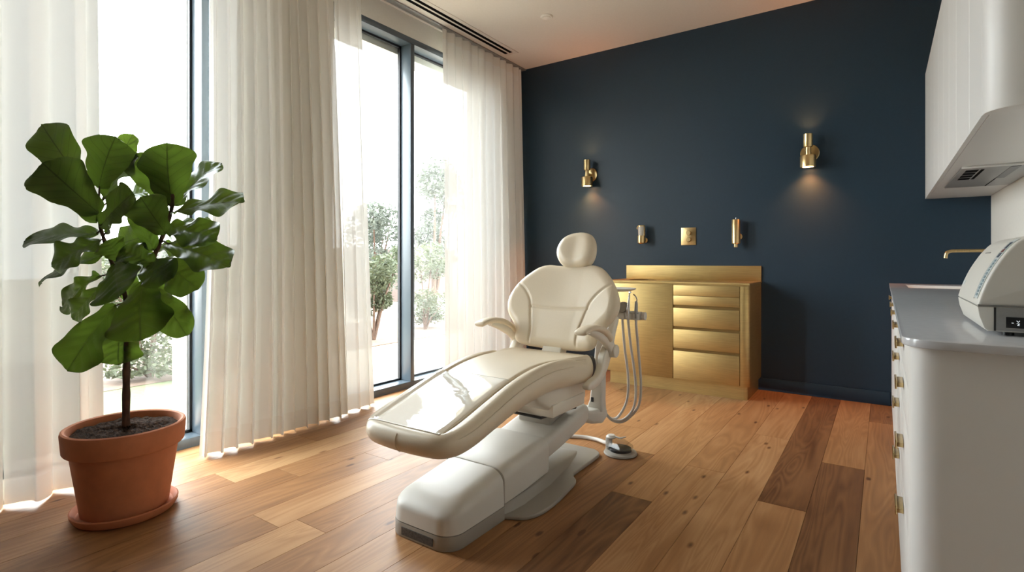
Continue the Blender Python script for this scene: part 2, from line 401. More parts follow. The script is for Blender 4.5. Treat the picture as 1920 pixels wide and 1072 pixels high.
# ------------------------------------------------------------------ room shell
XL, XR, YB, YF, ZC = -3.28, .60, 4.86, -2.2, 3.13
XO = -3.66
def floor():
    rnd = random.Random(11); mb = MB(); tones = []; seeds = []
    PW, X0 = .1925, -.08
    fixed = {1: [(2.60, .10), (9, .0)], 2: [(9, .62)]}
    # explicit joints seen in the photo: row -> list of (start Y, tone)
    exp = {0: [(-3, .42), (-.2, .55), (1.3, .16), (3.30, .50)], -1: [(-3, .5), (1.9, .46), (4.31, .3)],
           1: [(-3, .4), (.4, .52), (2.61, .15)], 2: [(-3, .5), (1.05, .60), (3.6, .55)],
           3: [(-3, .45), (.9, .58), (2.85, .50)], 4: [(-3, .35), (1.0, .14), (2.33, .55)],
           5: [(-3, .5), (.9, .30), (2.9, .62)], 6: [(-3, .45), (1.5, .44), (3.3, .58)],
           10: [(-3, .4), (1.25, .60), (3.4, .5)], 12: [(-3, .4), (1.60, .52), (3.9, .6)], 13: [(-3, .45), (1.38, .80), (3.2, .5)]}
    def plank(x0, x1, y0, y1, tone):
        g = .0010; d = .0035
        a, b, c, e = x0 + g, x1 - g, y0 + g, y1 - g
        vs = [(a, c, 0), (b, c, 0), (b, e, 0), (a, e, 0), (x0, y0, -d), (x1, y0, -d), (x1, y1, -d), (x0, y1, -d)]
        fs = [(0, 1, 2, 3), (0, 4, 5, 1), (1, 5, 6, 2), (2, 6, 7, 3), (3, 7, 4, 0)]
        mb.add(vs, fs, False); sd = rnd.random()
        for _ in fs: tones.append(tone); seeds.append(sd)
    for i in range(-4, 19):
        x1 = X0 - PW * i; x0 = x1 - PW
        if i in exp: js = exp[i]
        else:
            y = -3 + rnd.random() * 1.6; js = [(-3, rnd.uniform(.34, .66))]
            while y < YB:
                js.append((y, rnd.uniform(.36, .68))); y += rnd.uniform(1.5, 2.3)
        x0c, x1c = max(x0, XO + .02), min(x1, XR)
        if x1c - x0c < .01: continue
        for k, (y, t) in enumerate(js):
            ye = js[k + 1][0] if k + 1 < len(js) else YB
            y = max(y, YF)
            if ye > y: plank(x0c, x1c, y, min(ye, YB), t)
    me = bpy.data.meshes.new('floor'); me.from_pydata(mb.v, [], mb.f)
    for nme, arr in (('tone', tones), ('seed', seeds)):
        a = me.attributes.new(nme, 'FLOAT', 'FACE'); a.data.foreach_set('value', arr)
    me.materials.append(M['wood'])
    o = bpy.data.objects.new('floor', me); C.objects.link(o)
    structure(o, 'warm oak plank floor running from the camera to the navy wall', 'floor')
floor()
structure(MB().box((XO, YF - .1, ZC), (XR + .1, YB + .1, ZC + .1)).build('ceiling', M['ceiling']), 'smooth warm white ceiling over the whole room', 'ceiling')
structure(MB().box((XO, YB, -.1), (XR + .1, YB + .1, ZC)).build('wall_back', M['navy']), 'deep navy painted wall behind the brass cabinet', 'wall')
structure(MB().box((XR, YF, -.1), (XR + .1, YB, ZC)).build('wall_right', M['white_wall']), 'white wall behind the counter and upper cabinet', 'wall')
structure(MB().box((XO, YF - .1, -.1), (XR + .1, YF, ZC)).build('wall_front', M['oak_wall']), 'greige wall at the open end of the room', 'wall')
wl_ = MB()
wl_.box((XO, W1[1], -.1), (XL, W2[0], ZC)).box((XO, W2[1], -.1), (XL, YB, ZC)).box((XO, YF, -.1), (XL, W1[0], ZC))
wl_.box((XO, W1[0], WTOP), (XL, W1[1], ZC)).box((XO, W2[0], WTOP), (XL, W2[1], ZC))
wl_.box((-3.61, 1.54, -.1), (-3.425, 1.615, ZC)).box((-3.61, W2[0] - .2, 2.84), (-3.435, W2[1] + .2, WTOP + .05))
structure(wl_.build('wall_left', M['white_wall']), 'pale window wall with a solid pier between two tall windows', 'wall')
bb = MB().box((XL, YB - .012, 0), (.04, YB, .10), .003)
structure(bb.build('baseboard_back', M['navy']), 'navy baseboard along the foot of the navy wall', 'baseboard')
structure(MB().box((-3.235, YF, ZC - .012), (-3.17, YB, ZC), .002).build('trim_1', M['steel_grey']), 'grey curtain track along the ceiling edge above the windows', 'curtain track')

def window(name, y0, y1, mullions, label, fw=.045):
    r = thing(name, (XL, (y0 + y1) / 2, 0), label, 'window', kind='structure')
    xa, xb = XL - .14, XL + .004
    f = MB()
    f.box((xa, y0, 0), (xb, y0 + fw, WTOP), .003).box((xa, y1 - fw, 0), (xb, y1, WTOP), .003)
    f.box((xa, y0 + fw, WTOP - .05), (xb, y1 - fw, WTOP), .003)
    f.build('window_frame', M['frame'], r)
    MB().box((xa, y0 + fw, .0), (xb, y1 - fw, .055), .003).build('window_sill', M['frame'], r)
    for ym in mullions:
        MB().box((xa, ym - fw / 2, .055), (xb, ym + fw / 2, WTOP - .05), .003).build('mullion', M['frame'], r)
    ys = [y0 + fw] + [v for ym in mullions for v in (ym - fw / 2, ym + fw / 2)] + [y1 - fw]
    for k in range(0, len(ys), 2):
        a, b = ys[k], ys[k + 1]
        g = MB().box((xa + .012, a + .012, .07), (xa + .018, b - .012, WTOP - .065))
        g.build('pane', M['glass'], r)
        s = MB()
        s.box((xa + .002, a, .055), (xa + .028, a + .014, WTOP - .05)).box((xa + .002, b - .014, .055), (xa + .028, b, WTOP - .05))
        s.box((xa + .002, a, .055), (xa + .028, b, .071)).box((xa + .002, a, WTOP - .066), (xa + .028, b, WTOP - .05))
        s.build('gasket', M['gasket'], r)
    return r
window('window_1', W1[0], W1[1], [1.5775], 'tall floor-length window behind the potted fig with dark frame')
window('window_2', W2[0], W2[1], [3.265], 'tall window beside the dental chair with dark central mullion')

# ceiling fittings
t = thing('linear_air_diffuser', (-3.05, 3.0, ZC), 'long narrow twin-slot air diffuser set in the ceiling above the curtains', 'air vent')
MB().box((-3.115, 1.6, ZC - .004), (-2.975, 4.42, ZC + .0), .001).build('diffuser_frame', M['ceiling'], t)
for x in (-3.085, -3.03):
    MB().box((x - .016, 1.62, ZC - .0055), (x + .016, 4.37, ZC - .0035)).build('slot', M['slot_shade'], t)
t = thing('smoke_detector', (-2.34, 3.9, ZC), 'small round white ceiling fitting near the navy wall', 'smoke detector')
MB().lathe([(.052, 0), (.052, -.006), (.046, -.012), (.036, -.012)], (-2.34, 3.9, ZC), 32).build('rim', M['white_wall'], t)
MB().lathe([(.035, -.004), (.033, -.016), (.012, -.02)], (-2.34, 3.9, ZC), 32).build('lens', M['ceiling'], t)

# ------------------------------------------------------------------ curtains
def curtain(y0, y1, folds, amp, seed, label, flare0=0, flare1=0, xt=-3.2, xb=-3.075, z0=.012, cloth='sheer'):
    rnd = random.Random(seed)
    ny, nz = folds * 16, 34
    ks = [rnd.uniform(.7, 1.35) for _ in range(folds)]; tot = sum(ks)
    edges = [0]
    for k in ks: edges.append(edges[-1] + k / tot)
    am = [rnd.uniform(.65, 1.25) for _ in range(folds + 1)]; dr = [rnd.uniform(-.02, .02) for _ in range(folds + 1)]
    zt = ZC - .014
    def P(s, t):     # s across 0..1, t 0 bottom..1 top
        i = min(folds - 1, max(0, next((j for j in range(folds) if s <= edges[j + 1] + 1e-9), folds - 1)))
        q = (s - edges[i]) / (edges[i + 1] - edges[i]); a = am[i] * (1 - q) + am[i + 1] * q
        low = 1 - t
        A = amp * a * (.55 + .6 * low)
        ph = 2 * math.pi * (i + q)
        x = xt * t + xb * low + A * math.sin(ph) * .9 + .10 * A * math.sin(2 * ph + 1.3 + 1.2 * low)
        ya, yb = y0 - flare0 * low ** 2, y1 + flare1 * low ** 1.5
        y = ya + (yb - ya) * s + .20 * A * math.sin(2 * ph + .5) + dr[i] * low * (1 - abs(2 * s - 1))
        z = z0 + (zt - z0) * t + .008 * low * math.sin(ph + 1)
        return x, y, z
    root = thing('curtain', (xb, (y0 + y1) / 2, 0), label, 'curtain')
    th = .11 / zt
    def sheet(ta, tb, n, off):
        mb = MB(); V = []
        for j in range(n + 1):
            for i in range(ny + 1):
                p = P(i / ny, ta + (tb - ta) * j / n); V.append((p[0] + off, p[1], p[2]))
        F = [(j * (ny + 1) + i, j * (ny + 1) + i + 1, (j + 1) * (ny + 1) + i + 1, (j + 1) * (ny + 1) + i) for j in range(n) for i in range(ny)]
        return mb.add(V, F)
    sheet(th, 1 - .09 / zt, nz, 0).build('cloth', M[cloth], root, sharp=180)
    sheet(0, th, 4, 0).build('hem', M['hem'], root, sharp=180)
    sheet(1 - .09 / zt, 1, 3, 0).build('heading_tape', M['hem'], root, sharp=180)
    return root
curtain(-.25, 1.02, 9, .046, 3, 'white sheer curtain behind the potted fig at the far left', xt=-3.215, xb=-3.115, cloth='dense')
curtain(1.55, 2.40, 11, .040, 5, 'wide cream curtain hanging over the pier between the two windows', flare0=.125, xb=-3.04, cloth='dense')
curtain(2.42, 2.66, 3, .026, 8, 'narrow strip of sheer curtain at the left edge of the second window', flare1=.03, xt=-3.215, xb=-3.10)
curtain(3.55, 4.80, 11, .034, 9, 'white sheer curtain in the corner against the navy wall', xb=-3.13, flare0=.05)

# ------------------------------------------------------------------ dental chair
XC = -1.46
chair = thing('dental_chair', (XC, 2.1, 0), 'cream leather dental chair reclined in the middle of the oak floor', 'dental chair')
# seat profile (Y, top z)
prof = catmull([(1.362, .450), (1.50, .480), (1.66, .526), (1.82, .570), (1.96, .597), (2.10, .608), (2.25, .603), (2.40, .595), (2.54, .585)], 8)
prof = np.array(prof); pl = np.r_[0, np.cumsum(np.linalg.norm(np.diff(prof, axis=0), axis=1))]; PL = pl[-1]
def seat_thick(s): return np.interp(s, [0, .25, .6, PL], [.088, .10, .125, .135])
def seatmap(u, v, h, T0=.1):
    v_ = min(max(v, 0), PL); y = np.interp(v_, pl, prof[:, 0]); z = np.interp(v_, pl, prof[:, 1])
    e = .02; y2, z2 = np.interp(min(v_ + e, PL), pl, prof[:, 0]), np.interp(min(v_ + e, PL), pl, prof[:, 1])
    y1, z1 = np.interp(max(v_ - e, 0), pl, prof[:, 0]), np.interp(max(v_ - e, 0), pl, prof[:, 1])
    ty, tz = y2 - y1, z2 - z1; L = math.hypot(ty, tz); ty /= L; tz /= L
    T = seat_thick(v_); hh = (h / (T0 / 2) - 1) * T / 2      # top of the pad lies on the profile
    ex = v - v_
    return (XC + u, y + ty * ex - tz * hh, z + tz * ex + ty * hh)
sh = [(0, 0), (.10, .004), (.175, .018), (.225, .06), (.246, .13), (.250, .25), (.246, .45), (.248, .62), (.250, .80), (.252, PL - .22), (.252, PL - .10), (.238, PL - .035), (.205, PL - .006), (.12, PL), (0, PL)]
sout = [tuple(p) for p in catmull(sh + [(-x, y) for x, y in sh[1:-1]][::-1], 8, True)]
cr = [(.170, .075), (.176, .16), (.176, .35), (.178, .55), (.182, .72), (.196, .86), (.225, .98), (.246, 1.06)]
crL = [tuple(p) for p in catmull(cr, 6)]; crR = [(-x, y) for x, y in crL]
fr_ = [tuple(p) for p in catmull([(-.170, .075), (-.135, .055), (0, .045), (.135, .055), (.170, .075)], 6)]
seat = merge(pad(sout, .1, .042, seatmap, [crL, crR], spine=(.24, PL - .24), N=440, M=90, gd=.009, gs=.0075,
        extra=lambda u, v, d: .006 * np.clip((np.abs(u) - .19) / .04, 0, 1) * np.clip(d / .03, 0, 1) * np.clip((v - .5) / .3, 0, 1)).build('seat', M['cream'], chair, sharp=180))
def seam_line(uv, h, r, name='seam', mp=seatmap, parent=seat, m='stitch'):
    return MB().tube([mp(p[0], p[1], h) for p in uv], r, 6).build(name, M[m], parent)
for c in (crL, crR): seam_line(c, .0425, .0016, 'piping')
# rim welt round the upper edge and vertical front seam
rim = resample([(x * .985, .012 + y * .985) for x, y in sout], 120)
rimp = [tuple(p) for p in rim if p[1] < PL - .26]
order = sorted(range(len(rimp)), key=lambda i: math.atan2(rimp[i][0], .45 - rimp[i][1]))
seam_line([rimp[i] for i in order], .0262, .0017, 'welt')
MB().tube([seatmap(-.004, (.042 if h > 0 else .0378) * (1 - math.sqrt(1 - (h / .05) ** 2)) - .0012, h) for h in np.linspace(-.043, .040, 24)], .0018, 6).build('seam', M['stitch'], seat)

# glossy protective sleeve over the foot end
def cover_material():
    m = mat('clear_glossy_sleeve', srgb(226, 216, 198), .05); n, l, b = nt(m)
    b.inputs['Coat Weight'].default_value = 1.0; b.inputs['Coat Roughness'].default_value = .03
    tc = n.new('ShaderNodeTexCoord'); no = n.new('ShaderNodeTexNoise'); no.inputs['Scale'].default_value = 7; no.inputs['Detail'].default_value = 2; no.inputs['Distortion'].default_value = .8
    bu = n.new('ShaderNodeBump'); bu.inputs['Strength'].default_value = .25; bu.inputs['Distance'].default_value = .005
    l.new(tc.outputs['Object'], no.inputs['Vector']); l.new(no.outputs['Fac'], bu.inputs['Height']); l.new(bu.outputs[0], b.inputs['Coat Normal'])
    l.new(bu.outputs[0], b.inputs['Normal']); b.inputs['Specular IOR Level'].default_value = .8
    return m
M['sleeve'] = cover_material()
VS = .50
def sleeve():
    so = resample(sout, 400); hwv = lambda v: max(abs(p[0]) for p in so if abs(p[1] - v) < .012)
    vs = np.linspace(.052, VS, 70); nu = 60; pts = []
    for v in vs:
        h_ = hwv(v); pts += [(u, v) for u in np.linspace(-(h_ - .004), min(.172, h_ - .03), nu)]
    pts = np.array(pts)
    d = segdist(pts, so, True); k = np.clip(d / .042, 0, 1); h = .05 * np.sqrt(1 - (1 - k) ** 2)
    for c in (crL, crR): h = h - .006 * np.exp(-(segdist(pts, c) / .012) ** 2)
    V = [seatmap(p[0], p[1], hh + .0022) for p, hh in zip(pts, h)]
    return MB().add(V, [(j * nu + i, j * nu + i + 1, (j + 1) * nu + i + 1, (j + 1) * nu + i) for j in range(len(vs) - 1) for i in range(nu - 1)])
sl = sleeve().build('foot_cover', M['sleeve'], chair, sharp=180); sl['label'] = 'clear glossy protective sleeve over the foot end'
mo = sl.modifiers.new('thickness', 'SOLIDIFY'); mo.thickness = .0012; mo.offset = -1

# backrest
A25 = math.radians(25); BY, BZ = 2.50, .58
def backmap(u, v, h): return (XC + u, BY + math.sin(A25) * v - math.cos(A25) * h, BZ + math.cos(A25) * v + math.sin(A25) * h)
bh = [(0, .505), (.08, .508), (.14, .511), (.20, .49), (.257, .44), (.297, .39), (.33, .33), (.344, .28), (.341, .235), (.323, .193), (.295, .16), (.267, .128), (.25, .095), (.246, .06), (.228, .036), (.19, .026), (.12, .022), (0, .021)]
bout = [tuple(p) for p in catmull(bh + [(-x, y) for x, y in bh[1:-1]][::-1], 8, True)]
bc = [tuple(p) for p in catmull([(.286, .378), (.23, .333), (.19, .28), (.176, .237), (.157, .16), (.144, .10), (.146, .03)], 6)]
bcl = [(-x, y) for x, y in bc]; bhz = [(-.176, .24), (-.06, .236), (.06, .236), (.176, .24)]
def shell(u, v, d):    # wings curl forward, hollow in the middle
    return .030 * np.clip((np.abs(u) - .10) / .2, 0, 1) ** 1.5 - .010 * np.exp(-(u / .12) ** 2)
def backmap2(u, v, h): return backmap(u, v, h + .030 * min(max((abs(u) - .10) / .2, 0), 1) ** 1.5)
back = merge(pad(bout, .085, .050, backmap2, [bc, bcl, bhz], crown=.012, spine=(.2, .33), N=360, M=120, gd=.008, gs=.0062, back=.8,
        extra=lambda u, v, d: -.010 * np.exp(-(u / .11) ** 2 - ((v - .35) / .12) ** 2)).build('backrest', M['cream'], chair, sharp=180))
# back shell behind the cushion
sb = pad([(x * .94, .265 + (y - .265) * .94) for x, y in bout], .03, .012, lambda u, v, h: backmap2(u, v, h - .035), spine=(.2, .33), N=160, M=16)
merge(sb.build('back_shell', M['plastic_ivory'], chair, sharp=180))

# headrest
hh = [(.012, .722), (.055, .717), (.092, .700), (.120, .665), (.134, .622), (.138, .575), (.126, .532), (.098, .508), (.045, .499), (-.024, .502), (-.065, .522), (-.097, .560), (-.111, .602), (-.106, .645), (-.083, .685), (-.040, .712)]
hout = [tuple(p) for p in catmull([(x - .013, y) for x, y in hh], 8, True)]
def headmap(u, v, h): return backmap(u + .022, v - .012, h + .022 + .10 * (abs(u) ** 1.6))
head = merge(pad(hout, .08, .05, headmap, crown=.010, spine=(.60, .62), N=160, M=40, cap=True, back=.9,
        extra=lambda u, v, d: -.012 * np.exp(-(u / .055) ** 2 - ((v - .6) / .10) ** 2)).build('headrest', M['cream'], chair, sharp=180))
MB().tube([backmap(.0, .40, -.065), backmap(.0, .47, -.05), backmap(0, .56, -.03), backmap(0, .60, -.01)], .02, 12).build('headrest_post', M['steel'], chair)

# spine between seat and backrest
MB().prism([(2.44, .50), (2.50, .50), (2.60, .66), (2.66, .80), (2.62, .82), (2.545, .70), (2.47, .575), (2.44, .56)], 'x', XC - .06, XC + .055, .006).build('back_support', M['plastic_ivory'], chair)

# side brackets and armrests
for sgn in (-1, 1):
    x = XC + sgn * .262
    pr_ = catmull([(2.34, .470), (2.36, .445), (2.46, .455), (2.55, .510), (2.615, .600), (2.66, .690), (2.70, .760), (2.672, .770), (2.615, .700), (2.565, .640), (2.515, .590), (2.495, .540), (2.455, .500), (2.39, .488)], 6, True)
    br = MB().prism([tuple(p) for p in pr_], 'x', x - sgn * .006, x + sgn * .032, .008, 3).build('armrest_bracket', M['plastic_ivory'], chair)
    xa = XC + sgn * .298
    # moulded arm: from the pivot forward and up under the pad
    path = catmull([(2.605, .595), (2.575, .635), (2.52, .672), (2.45, .702), (2.38, .726), (2.33, .738)], 6)
    rings = []
    for i, (yy, zz) in enumerate(path):
        k = i / (len(path) - 1); wv = .024 * (1 - .2 * k); hv = .036 * (1 - .55 * k)
        j = min(i + 1, len(path) - 1); j0 = max(i - 1, 0); ty, tz = path[j][0] - path[j0][0], path[j][1] - path[j0][1]; L = math.hypot(ty, tz); ny, nz = -tz / L, ty / L
        if nz > 0: ny, nz = -ny, -nz
        rings.append([(xa - sgn * .004 + wv * math.cos(a) * (abs(math.cos(a)) ** -.35 if abs(math.cos(a)) > .01 else 1) * .9, yy + ny * hv * math.sin(a), zz + nz * hv * math.sin(a)) for a in [2 * math.pi * q / 20 for q in range(20)]])
    ar = MB().loft(rings).build('armrest', M['plastic_ivory'], chair)
    # pad
    path = catmull([(2.235, .732), (2.26, .742), (2.32, .750), (2.39, .746), (2.455, .730), (2.515, .700), (2.555, .664)], 7)
    rings = []
    n = len(path)
    for i, (yy, zz) in enumerate(path):
        k = i / (n - 1); e = min(1, math.sqrt(max(0, 1 - (1 - min(k / .10, 1)) ** 2)), math.sqrt(max(0, 1 - (1 - min((1 - k) / .08, 1)) ** 2)))
        e = max(e, .06); wv = .032 * e; hv = .020 * e * (.62 + .38 * k)
        j = min(i + 1, n - 1); j0 = max(i - 1, 0); ty, tz = path[j][0] - path[j0][0], path[j][1] - path[j0][1]; L = math.hypot(ty, tz); ny, nz = -tz / L, ty / L
        rings.append([(xa + wv * math.copysign(abs(math.cos(a)) ** .7, math.cos(a)), yy + ny * hv * math.copysign(abs(math.sin(a)) ** .7, math.sin(a)), zz + nz * hv * math.copysign(abs(math.sin(a)) ** .7, math.sin(a))) for a in [2 * math.pi * q / 24 for q in range(24)]])
    MB().loft(rings).build('arm_pad', M['cream'], ar, sharp=60)
    MB().lathe([(.0, -.003), (.030, -.003), (.034, 0), (.034, .054), (.030, .058), (0, .058)], (x + (.004 if sgn > 0 else -.062), 2.60, .605), 28, 'x').build('pivot', M['plastic_ivory'], ar)

MB().lathe([(0, -.02), (.055, -.02), (.057, -.016), (.057, .008), (0, .008)], (XC + .215, 2.505, .528), 28, 'x').build('gap_disc', M['dark'], chair)  # black disc put in to darken the gap between seat rear and bracket
# seat base, mechanism
sbx = MB()
rings = []
for yy, hw, z0, z1 in ((2.03, .17, .475, .50), (2.06, .185, .425, .50), (2.16, .195, .375, .50), (2.30, .20, .352, .50), (2.46, .20, .345, .49), (2.50, .192, .36, .48)):
    rings.append([(XC + a, yy, b) for a, b in rrect(-hw, hw, z0, z1, .02, 5, .022)])
sbx.loft(rings); sbx.build('seat_base', M['plastic_ivory'], chair)
MB().box((XC - .19, 2.15, .345), (XC + .206, 2.47, .405), .008).build('seat_base_panel', M['plastic_ivory'], chair)
MB().box((XC - .09, 2.30, .25), (XC + .10, 2.46, .36), .012).build('lift_column', M['plastic_grey'], chair)
mech = MB().box((XC - .15, 2.08, .352), (XC - .02, 2.20, .388), .006).tube([(XC - .15, 2.10, .36), (XC + .14, 2.15, .338), (XC + .15, 2.34, .33)], .007, 8).tube([(XC + .12, 2.32, .335), (XC + .165, 2.44, .33)], .012, 8)
mech.build('lift_mechanism', M['dark'], chair)

# lift arm
rings = []
for yy, z0, z1, hw, r in ((2.02, .120, .212, .140, .03), (2.12, .128, .222, .146, .032), (2.30, .154, .256, .150, .034), (2.50, .194, .295, .152, .036), (2.57, .208, .309, .152, .036), (2.605, .220, .305, .148, .035), (2.625, .245, .282, .138, .014)):
    rings.append([(XC + .01 + a, yy, b) for a, b in rrect(-hw, hw, z0, z1, r, 6, min(.016, (z1 - z0) * .4))])
MB().loft(rings).build('lift_arm', M['plastic_white'], chair)

# floor plate, ridge
half = catmull([(.155, 1.81), (.19, 1.828), (.245, 1.862), (.276, 1.94), (.278, 2.06), (.262, 2.20), (.245, 2.30), (.205, 2.35), (.192, 2.40), (.190, 2.60), (.178, 2.70), (.13, 2.745)], 5)
poly = [tuple(p) for p in half] + [(-a, b) for a, b in half][::-1]
MB().prism([(XC + a, b) for a, b in poly], 'z', 0.001, .020, .007, 3).build('floor_plate', M['plastic_grey'], chair)
rings = []
for yy, hw, z in ((1.825, .160, .066), (1.95, .160, .066), (2.18, .150, .062), (2.40, .115, .044), (2.62, .08, .028), (2.66, .075, .019)):
    rings.append([(XC + a * 1.0, yy, b) for a, b in ((-hw - (.035 if yy > 1.9 else .004), .012), (-hw - (.012 if yy > 1.9 else .002), .024 if z > .03 else .016), (-hw, z - .008), (-hw + .012, z), (hw - .012, z), (hw, z - .008), (hw + (.012 if yy > 1.9 else .002), .024 if z > .03 else .016), (hw + (.035 if yy > 1.9 else .004), .012))])
MB().loft(rings).build('plate_ridge', M['plastic_grey'], chair)

# front plinth, front cover, rear cover
def plan(hw, y0, y1, r, n=8):
    pts = [(hw, y1)] + [(-hw, y1)]
    for k in range(n + 1):
        a = math.pi + math.pi / 2 * k / n; pts.append((-hw + r + r * math.cos(a), y0 + r + r * math.sin(a)))
    for k in range(n + 1):
        a = 1.5 * math.pi + math.pi / 2 * k / n; pts.append((hw - r + r * math.cos(a), y0 + r + r * math.sin(a)))
    return pts
MB().prism([(XC + .003 + a, b) for a, b in plan(.166, 1.478, 1.815, .075)], 'z', .001, .057, .003).build('plinth', M['plastic_grey'], chair)
lab = MB().prism([(-.118, 0.006), (.045, .006), (.045, .036), (-.118, .036)], 'y', 1.4755, 1.479)
lab.v = [(XC + .036 + a, b, z + .006) for a, b, z in lab.v]
MB().add(lab.v, lab.f).build('vent_label', M['label_grey'], chair)['label'] = 'dark grey rectangular grille plate on the plinth front'
def front_cover():
    mb = MB(); rings = []
    ny = 40
    base = plan(.166, 1.478, 1.812, .078, 10)
    # stack of shrinking plans, top follows the slope
    P0 = np.array(base); c = np.array([0, 1.66])
    def top(y): return np.interp(y, [1.478, 1.60, 1.812], [.142, .176, .207])
    for k in range(13):
        q = k / 12
        if q < .45: ins = .004 * q / .45; zf = q / .45 * .62
        else:
            a = (q - .45) / .55 * math.pi / 2; ins = .004 + .070 * (1 - math.cos(a)); zf = .62 + .38 * math.sin(a)
        ring = []
        for (u, y) in base:
            fr = max(0, min(1, (1.80 - y) / .1)); 
            uu = u * (1 - ins / .166); yy = 1.812 + (y - 1.812) * (1 - ins * 1.2 / .334)
            ring.append((XC + .003 + uu, yy, .060 + (top(yy) - .060) * zf))
        rings.append(ring)
    mb.loft(rings)
    return mb
front_cover().build('front_cover', M['plastic_white'], chair, sharp=50)
rings = []
for yy, z0, z1, hw, r in ((1.820, .066, .208, .163, .052), (1.825, .064, .211, .166, .053), (1.98, .070, .226, .166, .05), (2.17, .082, .240, .163, .046), (2.185, .088, .236, .158, .042)):
    rings.append([(XC + .003 + a, yy, b) for a, b in rrect(-hw, hw, z0, z1, r, 8, .006)])
MB().loft(rings).build('rear_cover', M['plastic_white'], chair, sharp=50)
MB().prism([(XC + a, b) for a, b in rrect(-.160, .166, .064, .203, .05, 8, .006)], 'y', 1.8125, 1.820).build('cover_seal', M['plastic_grey'], chair)

# ------------------------------------------------------------------ delivery unit behind the chair
du = thing('delivery_unit', (-1.34, 2.72, .2), 'white instrument column with hoses behind the right armrest of the dental chair', 'dental delivery unit')
foot = MB(); rings = []
for yy, x0, x1, z0, z1 in ((2.622, -1.44, -1.315, .215, .265), (2.66, -1.43, -1.295, .185, .258), (2.73, -1.40, -1.272, .175, .262), (2.78, -1.37, -1.275, .19, .25)):
    rings.append([(a, yy, b) for a, b in rrect(x0, x1, z0, z1, .018, 5)])
foot.loft(rings); foot.build('foot', M['plastic_white'], du)
col = MB(); rings = []
for z, cx, w in ((.245, -1.318, .050), (.30, -1.311, .038), (.45, -1.302, .029), (.62, -1.292, .027), (.76, -1.285, .027), (.775, -1.285, .020)):
    rings.append([(cx + a, 2.735 + .012 * (z - .25) / .3 + b, z) for a, b in rrect(-w, w, -.03, .03, .012, 4)])
col.loft(rings); col.build('column', M['plastic_white'], du)
MB().box((-1.335, 2.7015, .292), (-1.320, 2.7045, .318), .001).build('switch', M['dark'], du)
MB().tube([(-1.285, 2.76, .76), (-1.26, 2.80, .79), (-1.23, 2.85, .795)], .018, 12).build('arm', M['plastic_white'], du)
bar = MB().box((-1.25, 2.83, .745), (-1.10, 2.875, .790), .006)
for xx in (-1.205, -1.168, -1.122): bar.box((xx - .015, 2.818, .748), (xx + .015, 2.84, .782), .004)
bar.lathe([(.0, 0), (.020, 0), (.022, .004), (.022, .02), (0, .02)], (-1.098, 2.852, .768), 16, 'x')
bar.build('instrument_holder', M['plastic_white'], du)
MB().lathe([(0, -.02), (.026, -.02), (.030, -.014), (.030, .014), (.026, .02), (0, .02)], (-1.205, 2.845, .812), 24, 'y').build('knob', M['plastic_grey'], du)
tr = MB().lathe([(0, -.008), (.10, -.008), (.128, .0), (.132, .008), (.126, .008), (.10, .002), (0, .002)], (-1.305, 2.93, .905), 40)
tr.build('instrument_tray', M['plastic_white'], du)
MB().tube([(-1.305, 2.93, .90), (-1.28, 2.93, .80), (-1.285, 2.80, .77)], .012, 10).build('tray_stem', M['steel'], du)
def hose(pts, r=.0072): return MB().tube(catmull([(a, b, z) for a, b, z in pts], 9), r, 10)
hose([(-1.208, 2.84, .75), (-1.205, 2.84, .70), (-1.194, 2.84, .58), (-1.172, 2.835, .43), (-1.176, 2.83, .30), (-1.222, 2.83, .205), (-1.262, 2.82, .182), (-1.305, 2.80, .22), (-1.325, 2.79, .30), (-1.318, 2.79, .46), (-1.300, 2.785, .56)]).build('hose', M['hose'], du)
h1 = thing('dental_handpiece', (-1.168, 2.83, .785), 'slim straight silver handpiece standing left in the holder beside the chair', 'dental handpiece', 'handpieces in the instrument holder')
MB().tube([(-1.168, 2.826, .755), (-1.168, 2.826, .80), (-1.166, 2.826, .815), (-1.163, 2.826, .86), (-1.160, 2.826, .895)], [.010, .010, .0085, .0055, .004], 12).tube([(-1.160, 2.826, .893), (-1.156, 2.82, .899), (-1.150, 2.815, .898)], [.0055, .006, .005], 10).build('body', M['steel'], h1)
hose([(-1.168, 2.826, .756), (-1.166, 2.826, .72), (-1.155, 2.826, .62), (-1.122, 2.82, .40), (-1.130, 2.815, .27), (-1.185, 2.81, .195), (-1.250, 2.80, .183), (-1.292, 2.79, .23), (-1.302, 2.785, .33), (-1.292, 2.78, .46), (-1.270, 2.79, .60), (-1.258, 2.82, .74)]).build('hose', M['hose'], h1)
h2 = thing('dental_handpiece', (-1.122, 2.83, .785), 'curved-tip syringe handpiece standing right in the holder beside the chair', 'dental handpiece', 'handpieces in the instrument holder')
MB().tube([(-1.122, 2.826, .755), (-1.122, 2.826, .80), (-1.121, 2.826, .835), (-1.121, 2.826, .85)], [.010, .0095, .0085, .0065], 12).box((-1.131, 2.818, .795), (-1.125, 2.834, .803), .001).build('body', M['steel_grey'], h2)
MB().tube(catmull([(-1.121, 2.826, .848), (-1.117, 2.826, .858), (-1.124, 2.826, .876), (-1.137, 2.826, .888)], 5), .0035, 8).build('tip', M['steel'], h2)
hose([(-1.122, 2.826, .756), (-1.121, 2.826, .71), (-1.112, 2.83, .60), (-1.096, 2.83, .40), (-1.108, 2.83, .28), (-1.165, 2.82, .200), (-1.215, 2.815, .172), (-1.272, 2.805, .188), (-1.312, 2.80, .26), (-1.330, 2.80, .36), (-1.322, 2.80, .47)]).build('hose', M['hose'], h2)

